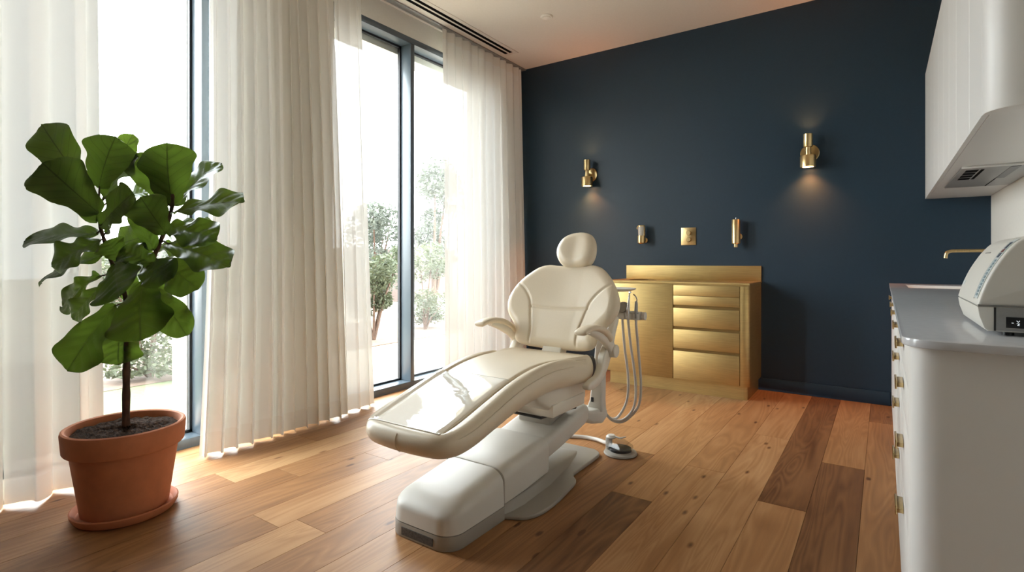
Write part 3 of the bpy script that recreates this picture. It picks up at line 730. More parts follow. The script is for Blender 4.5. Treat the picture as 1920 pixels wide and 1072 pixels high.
# ------------------------------------------------------------------ foot pedal
PX, PY = -1.205, 2.805
fp = thing('foot_pedal', (PX, PY, 0), 'round grey foot control with cable on the floor behind the chair base', 'foot pedal')
MB().lathe([(0, .001), (.088, .001), (.092, .006), (.088, .014), (.070, .020), (0, .020)], (PX, PY, 0), 40).build('base', M['plastic_grey'], fp)
MB().lathe([(0, .019), (.060, .019), (.062, .024), (.060, .034), (.05, .038), (0, .038)], (PX, PY, 0), 32).build('pedal_disc', M['dark'], fp)
cv = MB()
pts0 = [(-.070, -.035), (.02, -.060), (.072, -.02), (.060, .04), (-.03, .055), (-.072, .03)]
cv.loft([[(PX + a, PY + b, .036) for a, b in pts0], [(PX + a * .95, PY + b * .95, .05) for a, b in pts0], [(PX + a * .55 - .02, PY + b * .6, .078) for a, b in pts0]])
cv.build('cover', M['clear'], fp)['label'] = 'clear domed cover over the dark disc'
MB().box((PX - .078, PY - .03, .02), (PX - .055, PY + .02, .085), .006).lathe([(0, 0), (.026, 0), (.03, .006), (.02, .016), (0, .018)], (PX - .055, PY, .08), 20).tube([(PX - .04, PY, .09), (PX, PY - .005, .088), (PX + .03, PY + .005, .098)], [.006, .005, .003], 8).build('lever', M['plastic_white'], fp)
MB().tube(catmull([(PX - .068, PY - .005, .05), (PX - .11, PY + .03, .035), (PX - .19, PY + .10, .016), (PX - .30, PY + .10, .012), (PX - .42, PY + .02, .012), (PX - .44, PY - .08, .012)], 7), .011, 10).build('cable', M['hose'], fp)

# ------------------------------------------------------------------ brass cabinet
BX0, BX1, BFY, BT = -2.02, -.838, 4.37, .90
bc_ = thing('brass_cabinet', ((BX0 + BX1) / 2, 4.62, 0), 'low brushed brass cabinet with drawers against the navy wall', 'cabinet')
def plan2(x0, x1, y0, y1, r, n=8, left=False):
    pts = [(x1, y1), (x0, y1)]
    if left: pts += [(x0 + r + r * math.cos(math.pi + math.pi / 2 * k / n), y0 + r + r * math.sin(math.pi + math.pi / 2 * k / n)) for k in range(n + 1)]
    else: pts += [(x0, y0)]
    pts += [(x1 - r + r * math.cos(1.5 * math.pi + math.pi / 2 * k / n), y0 + r + r * math.sin(1.5 * math.pi + math.pi / 2 * k / n)) for k in range(n + 1)]
    return pts
MB().prism(plan2(BX0, BX1, BFY + .016, YB - .001, .045), 'z', .108, BT - .012).build('body', M['brass'], bc_)
MB().prism(plan2(BX0 + .03, BX1 - .02, BFY + .042, YB - .001, .03), 'z', 0, .108).build('plinth', M['brass'], bc_)
# stiles and front: door, drawers with finger gaps
MB().box((BX0 + .004, BFY + .0005, .110), (-1.421, BFY + .0165, .876), .0015).build('door', M['brass'], bc_)
for z0, z1, gap in ((.790, .872, 0), (.712, .787, 1), (.537, .687, 1), (.362, .514, 1), (.112, .339, 0)):
    d_ = MB().box((-1.416, BFY + .0005, z0), (-.907, BFY + .0165, z1), .0015).build('drawer', M['brass'], bc_)
    if gap: MB().box((-1.416, BFY + .011, z0 - .023), (-.907, BFY + .0158, z0 - .001)).build('finger_gap', M['brass_dark'], d_)
MB().prism(plan2(-.902, BX1 + .0005, BFY, BFY + .05, .045), 'z', .108, .876, .001).build('corner_post', M['brass'], bc_)
# top with a round basin hole
def top_with_hole(x0, x1, y0, y1, z0, z1, cx, cy, r, n=40):
    mb = MB(); inn = [(cx + r * math.cos(2 * math.pi * k / n), cy + r * math.sin(2 * math.pi * k / n)) for k in range(n)]
    out = []
    for k in range(n):
        a = 2 * math.pi * k / n; dx, dy = math.cos(a), math.sin(a)
        tx = ((x1 - cx) / dx if dx > 1e-9 else (x0 - cx) / dx if dx < -1e-9 else 9e9); ty = ((y1 - cy) / dy if dy > 1e-9 else (y0 - cy) / dy if dy < -1e-9 else 9e9)
        t_ = min(tx, ty); out.append((cx + dx * t_, cy + dy * t_))
    for c_ in ((x0, y0), (x1, y0), (x1, y1), (x0, y1)):
        k = min(range(n), key=lambda i: (out[i][0] - c_[0]) ** 2 + (out[i][1] - c_[1]) ** 2); out[k] = c_
    V = [(a, b, z1) for a, b in inn] + [(a, b, z1) for a, b in out] + [(a, b, z0) for a, b in inn] + [(a, b, z0) for a, b in out]
    F = []
    for k in range(n):
        q = (k + 1) % n
        F += [(k, n + k, n + q, q), (2 * n + k, 2 * n + q, 3 * n + q, 3 * n + k), (n + k, 3 * n + k, 3 * n + q, n + q), (k, q, 2 * n + q, 2 * n + k)]
    return mb.add(V, F)
top_with_hole(BX0 - .004, BX1 + .004, BFY - .004, YB - .001, BT - .012, BT, -1.79, 4.66, .125).build('worktop', M['brass'], bc_)
MB().lathe([(.125, 0), (.122, -.05), (.10, -.0115), (.03, -.0118)], (-1.79, 4.66, BT - .0), 40, cap=False).build('basin', M['brass_dark'], bc_)
MB().box((BX0, YB - .016, BT), (BX1 + .002, YB - .001, 1.027), .001).build('backsplash', M['brass'], bc_)

# ------------------------------------------------------------------ wall fittings
def sconce(x, label):
    y = 4.775; t = thing('wall_sconce', (x, y, 1.92), label, 'wall lamp', 'brass wall sconces')
    MB().lathe([(0, .0), (.064, .0), (.068, -.004), (.068, -.010), (.064, -.014), (0, -.014)], (x + .005, YB - .0005, 1.922), 36, 'y').build('wall_plate', M['brass_small'], t)
    MB().tube([(x + .005, YB - .012, 1.922), (x, y, 1.922)], .013, 14).build('arm', M['brass_small'], t)
    MB().lathe([(.028, 1.806), (.050, 1.803), (.056, 1.803), (.056, 1.885), (.052, 1.893), (.019, 1.899), (.019, 1.957), (.031, 1.960), (.033, 1.964), (.033, 2.060), (.028, 2.060), (.026, 2.05)], (x, y, 0), 32).build('body', M['brass_small'], t)
    MB().lathe([(0, 1.8045), (.049, 1.8045), (.049, 1.8060), (0, 1.8060)], (x, y, 0), 32).build('lamp_disc', M['bulb'], t)
    MB().lathe([(0, 2.052), (.0265, 2.052), (.0265, 2.054), (0, 2.054)], (x, y, 0), 24).build('lamp_disc', M['bulb'], t)
    for z, rx, p, sz in ((1.798, 0, 1.3, .085), (2.064, math.pi, .32, .05)):
        l = bpy.data.lights.new('sconce_light', 'AREA'); l.shape = 'DISK'; l.size = sz; l.energy = p; l.color = (1, .30, .08); l.spread = math.radians(112)
        o = bpy.data.objects.new('sconce_light', l); C.objects.link(o); o.parent = t; o.location = (0, 0, z - 1.92); o.rotation_euler = (rx, 0, 0)
    return t
sconce(-2.402, 'brass up-and-down wall sconce above the chair headrest, nearer the curtains')
sconce(-.487, 'brass up-and-down wall sconce high on the wall near the white upper cabinet')

x, y = -1.850, 4.79
t = thing('tumbler_holder', (x, y, 1.26), 'small brass wall holder with a white glass above the brass cabinet', 'wall holder')
MB().lathe([(0, 1.228), (.026, 1.228), (.030, 1.232), (.036, 1.236), (.036, 1.300), (.033, 1.302), (.030, 1.296), (0, 1.296)], (x, y, 0), 28).build('cup', M['brass_small'], t)
MB().lathe([(0, 0), (.024, 0), (.024, -.006), (.010, -.010), (.010, -.045), (0, -.045)], (x + .012, YB - .0005, 1.262), 24, 'y').build('wall_mount', M['brass_small'], t)
g = thing('tumbler', (x, y, 1.297), 'white frosted glass with a brass lid standing in the small wall holder', 'tumbler')
MB().lathe([(0, 1.297), (.027, 1.297), (.033, 1.385), (0, 1.387)], (x, y, 0), 28).build('glass', M['frost'], g)
MB().lathe([(0, 1.385), (.033, 1.385), (.033, 1.394), (.030, 1.398), (0, 1.398)], (x, y, 0), 28).build('lid', M['brass_small'], g)
MB().box((x + .024, y - .012, 1.30), (x + .036, y + .012, 1.386), .003).build('side_band', M['brass_small'], g)
MB().tube([(x - .012, y - .02, 1.392), (x - .026, y - .026, 1.385), (x - .031, y - .03, 1.372), (x - .024, y - .03, 1.362)], .005, 8).build('clip', M['brass_small'], g)

t = thing('switch_plate', (-1.435, YB, 1.288), 'square brass control plate with two round knobs on the navy wall', 'switch plate')
MB().box((-1.502, YB - .006, 1.210), (-1.370, YB - .0002, 1.366), .0015).build('plate', M['brass_small'], t)
for z in (1.318, 1.258):
    MB().lathe([(0, -.022), (.017, -.022), (.020, -.018), (.020, 0), (0, 0)], (-1.432, YB - .0055, z), 28, 'y').build('knob', M['brass_small'], t)

x, y = -1.022, 4.79
t = thing('soap_dispenser', (x, y, 1.3), 'tall brass cylinder dispenser on the wall right of the control plate', 'dispenser')
MB().lathe([(0, 1.212), (.030, 1.212), (.034, 1.217), (.034, 1.412), (.030, 1.418), (0, 1.418)], (x, y, 0), 32).build('cylinder', M['brass_small'], t)
MB().lathe([(0, 1.184), (.016, 1.184), (.017, 1.188), (.017, 1.213), (0, 1.213)], (x, y, 0), 24).build('nozzle', M['brass_small'], t)
MB().lathe([(0, 1.417), (.004, 1.417), (.004, 1.434), (0, 1.435)], (x, y, 0), 12).build('pin', M['steel'], t)
MB().lathe([(0, 0), (.026, 0), (.026, -.008), (.012, -.012), (.012, -.045), (0, -.045)], (x + .012, YB - .0005, 1.275), 24, 'y').build('wall_mount', M['brass_small'], t)

# ------------------------------------------------------------------ right-hand counter run
FX = .047; CY = 1.475; CT = .905
units = [(1.475, 2.15, 'near', 'drawers'), (2.15, 2.72, 'second', 'drawers'), (2.72, 3.25, 'third', 'door'), (3.25, 3.80, 'fourth', 'door'), (3.80, 4.858, 'far', 'door')]
labs = ['white drawer cabinet with a rounded end at the near end of the counter', 'white drawer cabinet under the counter, second from the near end',
        'white door cabinet under the counter, third from the near end', 'white door cabinet under the counter, fourth from the near end', 'white cabinet under the sink, meeting the navy wall']
hy = [1.92, 2.43, 3.0, 3.52, 4.16]
def pull(y, z, parent, L=.10):
    MB().box((FX - .018, y - L / 2, z - .006), (FX - .001, y + L / 2, z + .006), .001).box((FX - .021, y - L / 2, z - .012), (FX - .016, y + L / 2, z + .012), .001).build('handle', M['brass_small'], parent)
for (a, b, nm, kind), lb, yh in zip(units, labs, hy):
    t = thing('base_cabinet', ((FX + XR) / 2, (a + b) / 2, 0), lb, 'cabinet', 'base cabinets under the counter')
    if nm == 'near':
        r = .055; n = 10
        poly = [(XR - .001, b - .001), (FX + .018, b - .001), (FX + .018, a + r + .03), (FX, a + r + .03)] + [(FX + r + r * math.cos(math.pi + math.pi / 2 * k / n), a + r + r * math.sin(math.pi + math.pi / 2 * k / n)) for k in range(n + 1)] + [(XR - .001, a)]
        MB().prism(poly, 'z', 0, CT - .019).build('carcass', M['cab_white'], t); a0 = a + r + .033
    else:
        MB().box((FX + .018, a + .0005, 0), (XR - .001, b - .0005, CT - .019)).build('carcass', M['cab_white'], t); a0 = a + .0015
    rows = [(.775, CT - .024), (.655, .771), (.42, .651), (.06, .416)] if kind == 'drawers' else [(.06, CT - .024)]
    for i, (z0, z1) in enumerate(rows):
        d_ = MB().box((FX, a0, z0), (FX + .0175, b - .0015, z1), .0015).build('drawer' if kind == 'drawers' else 'door', M['cab_white'], t)
        pull(yh, (.84, .725, .556, .37)[i] if kind == 'drawers' else .84, d_)
# worktop with an undermount sink cut-out
SX0, SX1, SY0, SY1 = .125, .47, 4.12, 4.62
def worktop():
    r = .075; n = 10; z0, z1 = CT - .0185, CT; y0 = 1.45; x0 = .033; x1 = XR - .001; y1 = YB - .001
    mb = MB()
    corner = [(x0 + r + r * math.cos(math.pi + math.pi / 2 * k / n), y0 + r + r * math.sin(math.pi + math.pi / 2 * k / n)) for k in range(n + 1)]
    mb.prism(corner + [(x1, y0), (x1, SY0), (x0, SY0)], 'z', z0, z1, .003, 2)
    mb.box((x0, SY0, z0), (SX0, SY1, z1)).box((SX1, SY0, z0), (x1, SY1, z1)).box((x0, SY1, z0), (x1, y1, z1))
    return mb
ct = thing('worktop', (.3, 3.1, CT), 'pale polished worktop with a rounded corner on the white cabinets', 'countertop')
worktop().build('slab', M['counter'], ct)
sk = MB(); z0 = CT - .018
sk.loft([[(SX0 - .004, SY0 - .004, CT - .004), (SX1 + .004, SY0 - .004, CT - .004), (SX1 + .004, SY1 + .004, CT - .004), (SX0 - .004, SY1 + .004, CT - .004)], [(SX0 + .006, SY0 + .006, CT - .004), (SX1 - .006, SY0 + .006, CT - .004), (SX1 - .006, SY1 - .006, CT - .004), (SX0 + .006, SY1 - .006, CT - .004)], [(SX0 + .012, SY0 + .012, CT - .0175), (SX1 - .012, SY0 + .012, CT - .0175), (SX1 - .012, SY1 - .012, CT - .0175), (SX0 + .012, SY1 - .012, CT - .0175)]], cap=False)
sk.add([(SX0 + .012, SY0 + .012, CT - .0175), (SX1 - .012, SY0 + .012, CT - .0175), (SX1 - .012, SY1 - .012, CT - .0175), (SX0 + .012, SY1 - .012, CT - .0175)], [(0, 1, 2, 3)])
sk.build('sink', M['sink'], ct)

ft = thing('faucet', (XR, 4.42, 1.135), 'slim brass wall spout above the counter sink', 'faucet')
MB().tube(catmull([(XR - .002, 4.42, 1.135), (.48, 4.42, 1.135), (.385, 4.42, 1.135), (.350, 4.42, 1.133), (.331, 4.42, 1.120), (.326, 4.42, 1.088)], 6), .0105, 14).build('spout', M['brass_small'], ft)
MB().lathe([(0, -.001), (.028, -.001), (.028, -.010), (0, -.010)], (XR, 4.42, 1.135), 24, 'x').build('wall_flange', M['brass_small'], ft)

# sterilizer on the counter
AY0, AY1 = 1.637, 2.03
az = thing('sterilizer', (.4, 1.83, CT), 'white domed tabletop sterilizer standing on the near end of the counter', 'sterilizer')
arc = [tuple(p) for p in catmull([(.178, .974), (.187, 1.007), (.202, 1.047), (.220, 1.082), (.235, 1.105), (.253, 1.124), (.285, 1.136), (.36, 1.142), (.575, 1.144)], 7)]
up = arc + [(.592, 1.135), (.592, .974)]
MB().prism(up, 'y', AY0, AY1, .006, 3).build('upper_housing', M['plastic_white'], az)
low = [(.178, .9705), (.181, .948), (.190, .920), (.197, .914), (.592, .914), (.592, .9705)]
MB().prism(low, 'y', AY0 + .001, AY1 - .001, .005, 2).build('lower_housing', M['plastic_white'], az)
MB().prism([(.1800, .9702), (.590, .9702), (.590, .9742), (.1800, .9742)], 'y', AY0 + .004, AY1 - .004).build('seam', M['steel_grey'], az)
def arcpos(t, off=.0012):
    k = t * (len(arc) - 1); i = min(int(k), len(arc) - 2); f = k - i; p = np.array(arc[i]) * (1 - f) + np.array(arc[i + 1]) * f
    d_ = np.array(arc[i + 1]) - np.array(arc[i]); d_ /= np.linalg.norm(d_); nn = np.array([-d_[1], d_[0]])
    return p + nn * off
def strip(t0, t1, ya, yb, off, n=16):
    V = []; F = []
    for k in range(n + 1):
        p = arcpos(t0 + (t1 - t0) * k / n, off); q = arcpos(t0 + (t1 - t0) * k / n, off - .0009)
        V += [(p[0], ya, p[1]), (p[0], yb, p[1]), (q[0], yb, q[1]), (q[0], ya, q[1])]
    for k in range(n):
        o = 4 * k
        for a, b in ((0, 1), (1, 2), (2, 3), (3, 0)): F.append((o + a, o + b, o + 4 + b, o + 4 + a))
    F += [(0, 1, 2, 3), (4 * n, 4 * n + 1, 4 * n + 2, 4 * n + 3)]
    return MB().add(V, F)
kp = strip(.06, .64, AY0 + .022, AY0 + .075, .0012, 24).build('keypad', M['keypad'], az)
strip(.05, .65, AY0 + .077, AY0 + .081, .0010, 24).build('groove', M['steel_grey'], az)
rk = random.Random(4)
for k in range(11):
    t0 = .08 + k * .026
    strip(t0, t0 + .019, AY0 + .034, AY0 + .058, .0020, 2).build('key', M['key_blue'], kp)
for t0, t1, mm in ((.38, .43, 'key_dark'), (.44, .48, 'key_red'), (.49, .58, 'key_dark')):
    strip(t0, t1, AY0 + .034, AY0 + .062, .0020, 4).build('key', M[mm], kp)
strip(.44, .455, AY0 + .22, AY0 + .30, .0010, 3).build('badge', M['steel_grey'], az)
strip(.13, .17, AY0 + .34, AY0 + .375, .0010, 3).build('emblem', M['keypad'], az)
MB().box((.2105, AY0 - .0015, .9175), (.590, AY0 + .004, .9695), .001).build('side_panel', M['steel_grey'], az)
MB().box((.2072, AY0 - .001, .9165), (.2102, AY0 + .004, .9695)).build('panel_gap', M['dark'], az)
ds = MB().box((.2275, AY0 - .0028, .9245), (.285, AY0 - .001, .9490), .0005).build('display', M['dark'], az)
yy = AY0 - .0033
gl = MB()
def seg(x0, z0, x1, z1, w=.0006): gl.tube([(x0 - .0555, yy, z0 - .0085), (x1 - .0555, yy, z1 - .0085)], w, 6)
seg(.292, .9445, .2955, .9445); seg(.3005, .9500, .3030, .9465); seg(.3030, .9465, .3055, .9500); seg(.3005, .9435, .3055, .9435); seg(.3055, .9435, .3018, .9395); seg(.3018, .9395, .3055, .9395)
gl.build('digits', M['digits'], ds)
for xx in (.235, .56):
    for y_ in (AY0 + .03, AY1 - .03): MB().lathe([(0, .0003), (.011, .0003), (.011, .0102), (0, .0102)], (xx, y_, CT), 14).build('rubber_foot', M['dark'], az)

# upper cabinet
UX, UY0, UZ0, UZ1 = .245, 2.05, 1.513, 2.41
uc = thing('upper_cabinet', (.42, 3.4, UZ0), 'white wall cabinet with upright boards hanging above the counter', 'cabinet')
r = .085; n = 12
corner = [(UX + r + r * math.cos(math.pi + math.pi / 2 * k / n), UY0 + r + r * math.sin(math.pi + math.pi / 2 * k / n)) for k in range(n + 1)]
MB().prism(corner + [(XR - .001, UY0), (XR - .001, YB - .001), (UX + .016, YB - .001), (UX + .016, UY0 + r + .01), (UX, UY0 + r + .01)], 'z', UZ0, UZ1, .003).build('carcass', M['cab_white'], uc)
def board(y0, y1, nm):
    d_ = MB(); cells = max(1, round((y1 - y0) / .30)); w = (y1 - y0) / cells
    prof_ = []
    for k in range(cells):
        a = y0 + k * w; prof_ += [(UX, a + .003), (UX, a + w - .003), (UX + .0018, a + w)]
    prof_ = [(UX + .0018, y0)] + prof_ + [(UX + .0155, y1), (UX + .0155, y0)]
    return d_.prism(prof_, 'z', UZ0 + .002, UZ1 - .002).build(nm, M['cab_white'], uc, sharp=4)
for a, b in ((UY0 + r + .012, 2.447), (2.451, 2.858), (2.862, 3.74), (3.744, 4.628)): board(a, b, 'door')
MB().box((UX, 4.632, UZ0 + .001), (UX + .0155, YB - .001, UZ1 - .001), .001).build('filler_panel', M['cab_white'], uc)
hd = thing('range_hood', (.43, 3.6, UZ0), 'slim extractor panel with dark slots set under the white upper cabinet', 'extractor hood')
MB().box((.300, 3.27, UZ0 - .007), (.588, 4.13, UZ0 - .0003), .002).build('panel', M['steel_grey'], hd)
MB().box((.300, 3.262, UZ0 - .010), (.588, 3.276, UZ0 - .0003), .002).build('front_lip', M['cab_white'], hd)
for y0 in (3.36, 3.46, 3.56, 3.66):
    MB().box((.325, y0, UZ0 - .0085), (.372, y0 + .075, UZ0 - .0066)).build('slot', M['slot_shade'], hd)
MB().box((.380, 3.36, UZ0 - .0085), (.392, 3.735, UZ0 - .0066)).build('slot', M['slot_shade'], hd)
MB().box((.480, 3.32, UZ0 - .0085), (.515, 3.75, UZ0 - .0066)).build('filter_strip', M['label_grey'], hd)
MB().box((.480, 3.76, UZ0 - .0082), (.484, 4.12, UZ0 - .0066)).build('slot', M['slot_shade'], hd)

# ------------------------------------------------------------------ potted fig
PB = Vector((-2.676, .958, 0))
pot = thing('plant_pot', (PB.x, PB.y, .02), 'large terracotta pot with a thick rim standing by the left window', 'plant pot')
MB().lathe([(0, .022), (.150, .022), (.157, .028), (.192, .275), (.194, .285), (.212, .287), (.216, .293), (.222, .365), (.219, .376), (.212, .380), (.204, .376), (.199, .364), (.196, .33), (.10, .325), (0, .325)], (PB.x, PB.y, 0), 72).build('pot', M['terra'], pot)
rs = random.Random(2); soil = MB(); V = [(PB.x, PB.y, .362)]; F = []; nr, na = 14, 56
for i in range(1, nr + 1):
    for k in range(na):
        rr = .1985 * i / nr; a = 2 * math.pi * k / na
        V.append((PB.x + rr * math.cos(a), PB.y + rr * math.sin(a), .352 + (rs.uniform(-.006, .009) if i < nr else -.01) + .010 * (1 - i / nr)))
for k in range(na): F.append((0, 1 + k, 1 + (k + 1) % na))
for i in range(nr - 1):
    for k in range(na): F.append((1 + i * na + k, 1 + (i + 1) * na + k, 1 + (i + 1) * na + (k + 1) % na, 1 + i * na + (k + 1) % na))
soil.add(V, F).build('soil', M['soil'], pot, sharp=180)
sc_ = MB().lathe([(0, .001), (.160, .001), (.178, .006), (.191, .026), (.193, .038), (.188, .042), (.181, .038), (.170, .021), (0, .020)], (PB.x, PB.y, 0), 72)
tag(sc_.build('plant_saucer', M['terra'], None, (PB.x, PB.y, 0)), 'round terracotta saucer under the large pot on the floor', 'saucer')

fig = thing('fiddle_leaf_fig', (PB.x, PB.y, .36), 'tall fiddle-leaf fig with two branches growing in the terracotta pot', 'potted plant')
E1 = Vector((math.cos(YAW), math.sin(YAW), 0)); E2 = Vector((-math.sin(YAW), math.cos(YAW), 0)); EZ = Vector((0, 0, 1))
def pf(q): return Vector((PB.x, PB.y, 0)) + E1 * q[0] + E2 * q[1] + EZ * q[2]
b1 = [(0, 0, .34), (.002, 0, .503), (.004, 0, .639), (.013, 0, .776), (.027, 0, .855), (.059, .01, .935), (.081, .0, 1.012), (.12, 0, 1.092), (.147, 0, 1.153), (.181, 0, 1.239), (.2, 0, 1.317), (.2, 0, 1.36)]
b2 = [(.018, 0, .80), (.010, 0, .86), (-.009, .0, .946), (-.041, 0, 1.021), (-.062, 0, 1.071), (-.091, 0, 1.158), (-.112, 0, 1.237), (-.114, 0, 1.30)]
tk = MB()
c1 = catmull(b1, 4); c2 = catmull(b2, 4)
tk.tube([pf(p) for p in c1], [.0155 - .009 * i / len(c1) + .0012 * math.sin(i * 2.1) for i in range(len(c1))], 12)
tk.tube([pf(p) for p in c2], [.011 - .005 * i / len(c2) + .0012 * math.sin(i * 2.3) for i in range(len(c2))], 12)
LEAVES = [
((-.197,.06,1.374),(-.449,.1,1.685),.163,8,.35),((-.116,0,1.385),(-.029,-.02,1.603),.191,5,.12),((-.218,.22,1.469),(-.151,.26,1.678),.1,20,.2),
((-.083,-.04,1.272),(-.272,-.1,1.476),.182,30,.45),((-.103,-.02,1.242),(-.382,-.02,1.441),.136,55,.5),((-.129,.05,1.345),(-.008,.08,1.555),.141,50,.5),
((-.059,-.06,1.222),(.13,-.14,1.347),.15,20,.4),((-.067,-.02,1.188),(.101,-.08,1.326),.1,45,.4),((-.178,.2,1.362),(-.076,.26,1.404),.113,50,.3),
((.174,.04,1.316),(.164,.02,1.585),.209,4,.12),((.143,.06,1.314),(.008,.06,1.549),.136,50,.5),((.129,.12,1.32),(.303,.2,1.53),.15,50,.5),
((.197,0,1.28),(.536,-.05,1.323),.141,50,.35),((.13,.1,1.237),(.296,.16,1.238),.113,72,.3),((.179,0,1.217),(.423,-.06,1.16),.15,45,.4),
((.192,-.02,1.146),(.502,-.1,1.05),.145,48,.4),((.055,.12,1.133),(.158,.2,1.11),.132,50,.3),((.178,-.04,1.076),(.392,-.14,.959),.132,25,.3),
((.156,-.05,1.056),(.037,-.08,1.12),.113,45,.4),((.114,-.06,1.045),(.296,-.16,1.004),.132,35,.4),((.013,-.08,1.063),(.118,-.2,.935),.191,2,.15),
((.107,-.05,.987),(.174,-.16,.755),.222,0,.1),((-.021,-.03,.89),(-.151,-.12,.624),.163,14,.25),((-.031,.03,.804),(-.018,-.02,.63),.177,4,.15),
((.147,-.02,.963),(.311,-.08,.764),.113,30,.4),((.043,.12,.98),(.074,.16,.92),.1,20,.2),((-.116,0,1.192),(-.414,-.02,1.161),.145,55,.35),
((-.067,-.05,1.16),(-.216,-.12,1.05),.15,40,.35),((-.113,.02,1.099),(-.419,.06,.98),.132,50,.4),((-.14,.04,1.011),(-.338,.08,.869),.136,40,.35),
((-.091,-.03,.959),(-.187,-.05,.827),.118,40,.4),((.037,.1,1.189),(-.169,.16,1.139),.15,20,.25),((.224,-.08,1.185),(.146,-.12,1.334),.141,15,.4),
((.138,-.03,1.116),(.08,-.03,1.318),.1,50,.4),((.021,-.06,1.08),(-.022,-.08,1.159),.1,25,.3),((.028,.12,1.085),(-.09,.18,1.115),.109,25,.2),
((-.119,.08,1.047),(-.063,.1,1.118),.091,40,.2),((-.039,.1,.905),(-.135,.15,.998),.113,30,.2)]
def leaf_width(t):
    return np.interp(t, [0, .03, .07, .12, .22, .34, .48, .60, .70, .78, .85, .90, .94, .97, .985, .995, 1], [.08, .28, .40, .47, .53, .62, .79, .92, .99, 1.0, .93, .82, .66, .48, .34, .20, .06])
fol = MB(); uvs = []
rl = random.Random(7)
UNDER = {0, 1, 2, 3, 6, 9, 12, 13, 16, 31, 32}      # leaves that turn their underside to the room
for li, (b, t_, w, f, fold) in enumerate(LEAVES):
    B, T = pf(b), pf(t_); ax = (T - B); L = ax.length; ax.normalize()
    fa = math.radians(f); nn = (-E2 * math.cos(fa) + EZ * math.sin(fa)); nn = (nn - ax * nn.dot(ax)).normalized(); sd = ax.cross(nn).normalized()
    # short stalk from the nearest branch point
    P_ = min([pf(p) for p in c1[12:]] + [pf(p) for p in c2[4:]], key=lambda p: (p - B).length + max(0, p.z - B.z) * .8)
    midp = (P_ + B) / 2 + EZ * .008
    tk.tube([P_, midp, B + ax * .01], [.0045, .0035, .003], 7)
    nt_, nu = 36, 14; ph = rl.uniform(0, 6.28); droop = rl.uniform(.02, .07) * L; rip = rl.uniform(.008, .015); twist = rl.uniform(-.25, .25)
    base = len(fol.v); V = []
    for i in range(nt_ + 1):
        tt = 1 - (1 - i / nt_) ** 1.5
        for j in range(nu + 1):
            u = 2 * j / nu - 1; hw = w * 1.2 / 2 * leaf_width(tt) * (1 + .045 * math.sin(tt * 19 + ph * 2 + (2.1 if u > 0 else 0))); q = u * hw
            lift = fold * abs(q) * .55 * (1 - .3 * tt) - fold * .16 * abs(u) ** 3 * hw
            h = lift + rip * math.sin(tt * 15 + ph + (1.2 if u > 0 else 0)) * abs(u) ** 1.6 + droop * (math.sin(math.pi * tt) - 0.0) + .0048 * math.sin((tt - abs(u) * .28) * 40) * (1 - abs(u)) * min(1, abs(u) * 4)
            tw = twist * (tt - .4)
            p = B + ax * (L * tt * (1 - .02 * abs(u) ** 2)) + sd * (q * math.cos(fold * .5 * abs(u)) * math.cos(tw)) + nn * (h + q * math.sin(tw))
            V.append(p); uvs.append((j / nu, tt))
    F = [(i * (nu + 1) + j, i * (nu + 1) + j + 1, (i + 1) * (nu + 1) + j + 1, (i + 1) * (nu + 1) + j) for i in range(nt_) for j in range(nu)]
    if li in UNDER: F = [f_[::-1] for f_ in F]
    fol.add(V, F)
tk.build('trunk', M['bark'], fig)
fo = bpy.data.meshes.new('foliage'); bs = WORLD[fig.name]
fo.from_pydata([(v[0] - bs.x, v[1] - bs.y, v[2] - bs.z) for v in fol.v], [], fol.f)
for p in fo.polygons: p.use_smooth = True
ul = fo.uv_layers.new(name='UVMap')
for lp in fo.loops: ul.data[lp.index].uv = uvs[lp.vertex_index]
fo.materials.append(M['leaf']); foo = bpy.data.objects.new('foliage', fo); C.objects.link(foo); foo.parent = fig

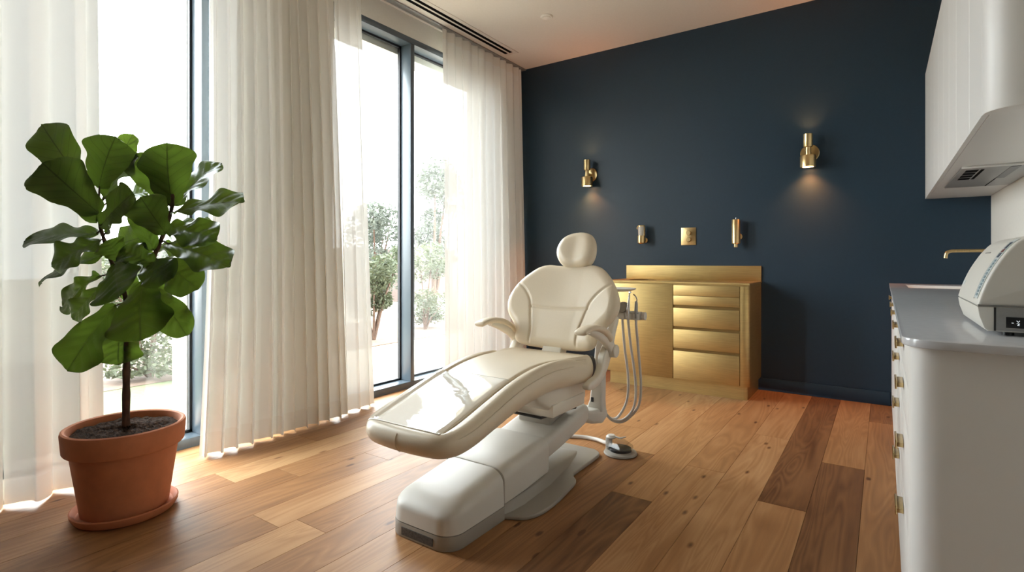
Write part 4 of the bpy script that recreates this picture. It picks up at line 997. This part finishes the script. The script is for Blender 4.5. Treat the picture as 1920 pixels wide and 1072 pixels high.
# ------------------------------------------------------------------ garden outside
structure(MB().box((-40, -30, -.3), (XO, 40, -.02)).build('ground', M['gravel']), 'pale gravel terrace outside the windows', 'ground')
structure(MB().box((-5.3, -4, -.02), (-3.9, 2.25, -.012)).build('lawn', M['lawn']), 'strip of short lawn outside the left window', 'lawn')
structure(MB().box((-7.5, -4, -.02), (-5.3, 9, -.008)).build('flower_bed', M['red_dirt']), 'reddish bare bed at the foot of the shrubs', 'flower bed')
def shrub(x, y, w, h, seed, m, label, n=3600, s=.03, stem=True, name='shrub', z0=0.0):
    rr = random.Random(seed); t = thing(name, (x, y, 0), label, 'tree' if name == 'tree' else 'shrub', 'trees in the garden' if name == 'tree' else 'shrubs outside the windows')
    f = MB()
    blobs = [(rr.uniform(-.6, .6) * w, rr.uniform(-.6, .6) * w, z0 + (h - z0) * rr.uniform(.10, .85), rr.uniform(.3, .55)) for _ in range(9)]
    for i in range(n):
        bx, by, bz, br = rr.choice(blobs); v = Vector((rr.gauss(0, 1), rr.gauss(0, 1), rr.gauss(0, 1))).normalized() * br * w * rr.uniform(.55, 1)
        p = Vector((x + bx, y + by, max(.05, bz + v.z * .9))) + Vector((v.x, v.y, 0))
        a = Vector((rr.gauss(0, 1), rr.gauss(0, 1), rr.gauss(0, .6))).normalized(); b = a.cross(Vector((rr.gauss(0, 1), rr.gauss(0, 1), 1))).normalized()
        l = s * rr.uniform(.7, 1.4)
        f.add([p - a * l, p + b * l * .4, p + a * l, p - b * l * .4], [(0, 1, 2, 3)], False)
    f.build('foliage', M[m], t)
    if stem:
        k = MB()
        for q in range(5):
            bx, by, bz, br = blobs[q]; k.tube([(x, y, -.02), (x + bx * .4, y + by * .4, bz * .5), (x + bx, y + by, bz)], [.03 * h / 2, .02 * h / 2, .008], 7)
        k.build('stem', M['bark'], t)
shrub(-5.6, 2.20, .55, 1.15, 21, 'bush', 'olive shrub seen through the left window behind the fig')
shrub(-5.9, 3.55, .5, 1.25, 22, 'bush_grey', 'greyish shrub outside, hidden mostly behind the pier curtain')
shrub(-5.7, 4.95, .48, 1.50, 23, 'bush', 'olive shrub seen just left of the mullion in the second window')
shrub(-5.9, 6.15, .52, 1.45, 24, 'bush', 'loose shrub seen through the right pane of the second window')
shrub(-8.8, 7.7, .95, 2.3, 26, 'bush_grey', 'grey-green tree rising left of the window mullion', 4500, .05, name='tree', z0=.6)
shrub(-9.0, 9.7, 1.05, 3.5, 27, 'bush_grey', 'tall pale tree filling the right pane of the second window', 6000, .055, name='tree', z0=.6)
shrub(-8.5, 3.6, .9, 1.7, 28, 'bush_grey', 'pale tree beyond the shrub in the left window', 4000, .05, name='tree', z0=.4)
tag(MB().box((-10.6, 3.2, 0), (-10.4, 12, 1.35), .01).build('garden_wall', M['pink_wall'], None, (-10.5, 7, 0)), 'long pale garden wall beyond the shrubs', 'garden wall')
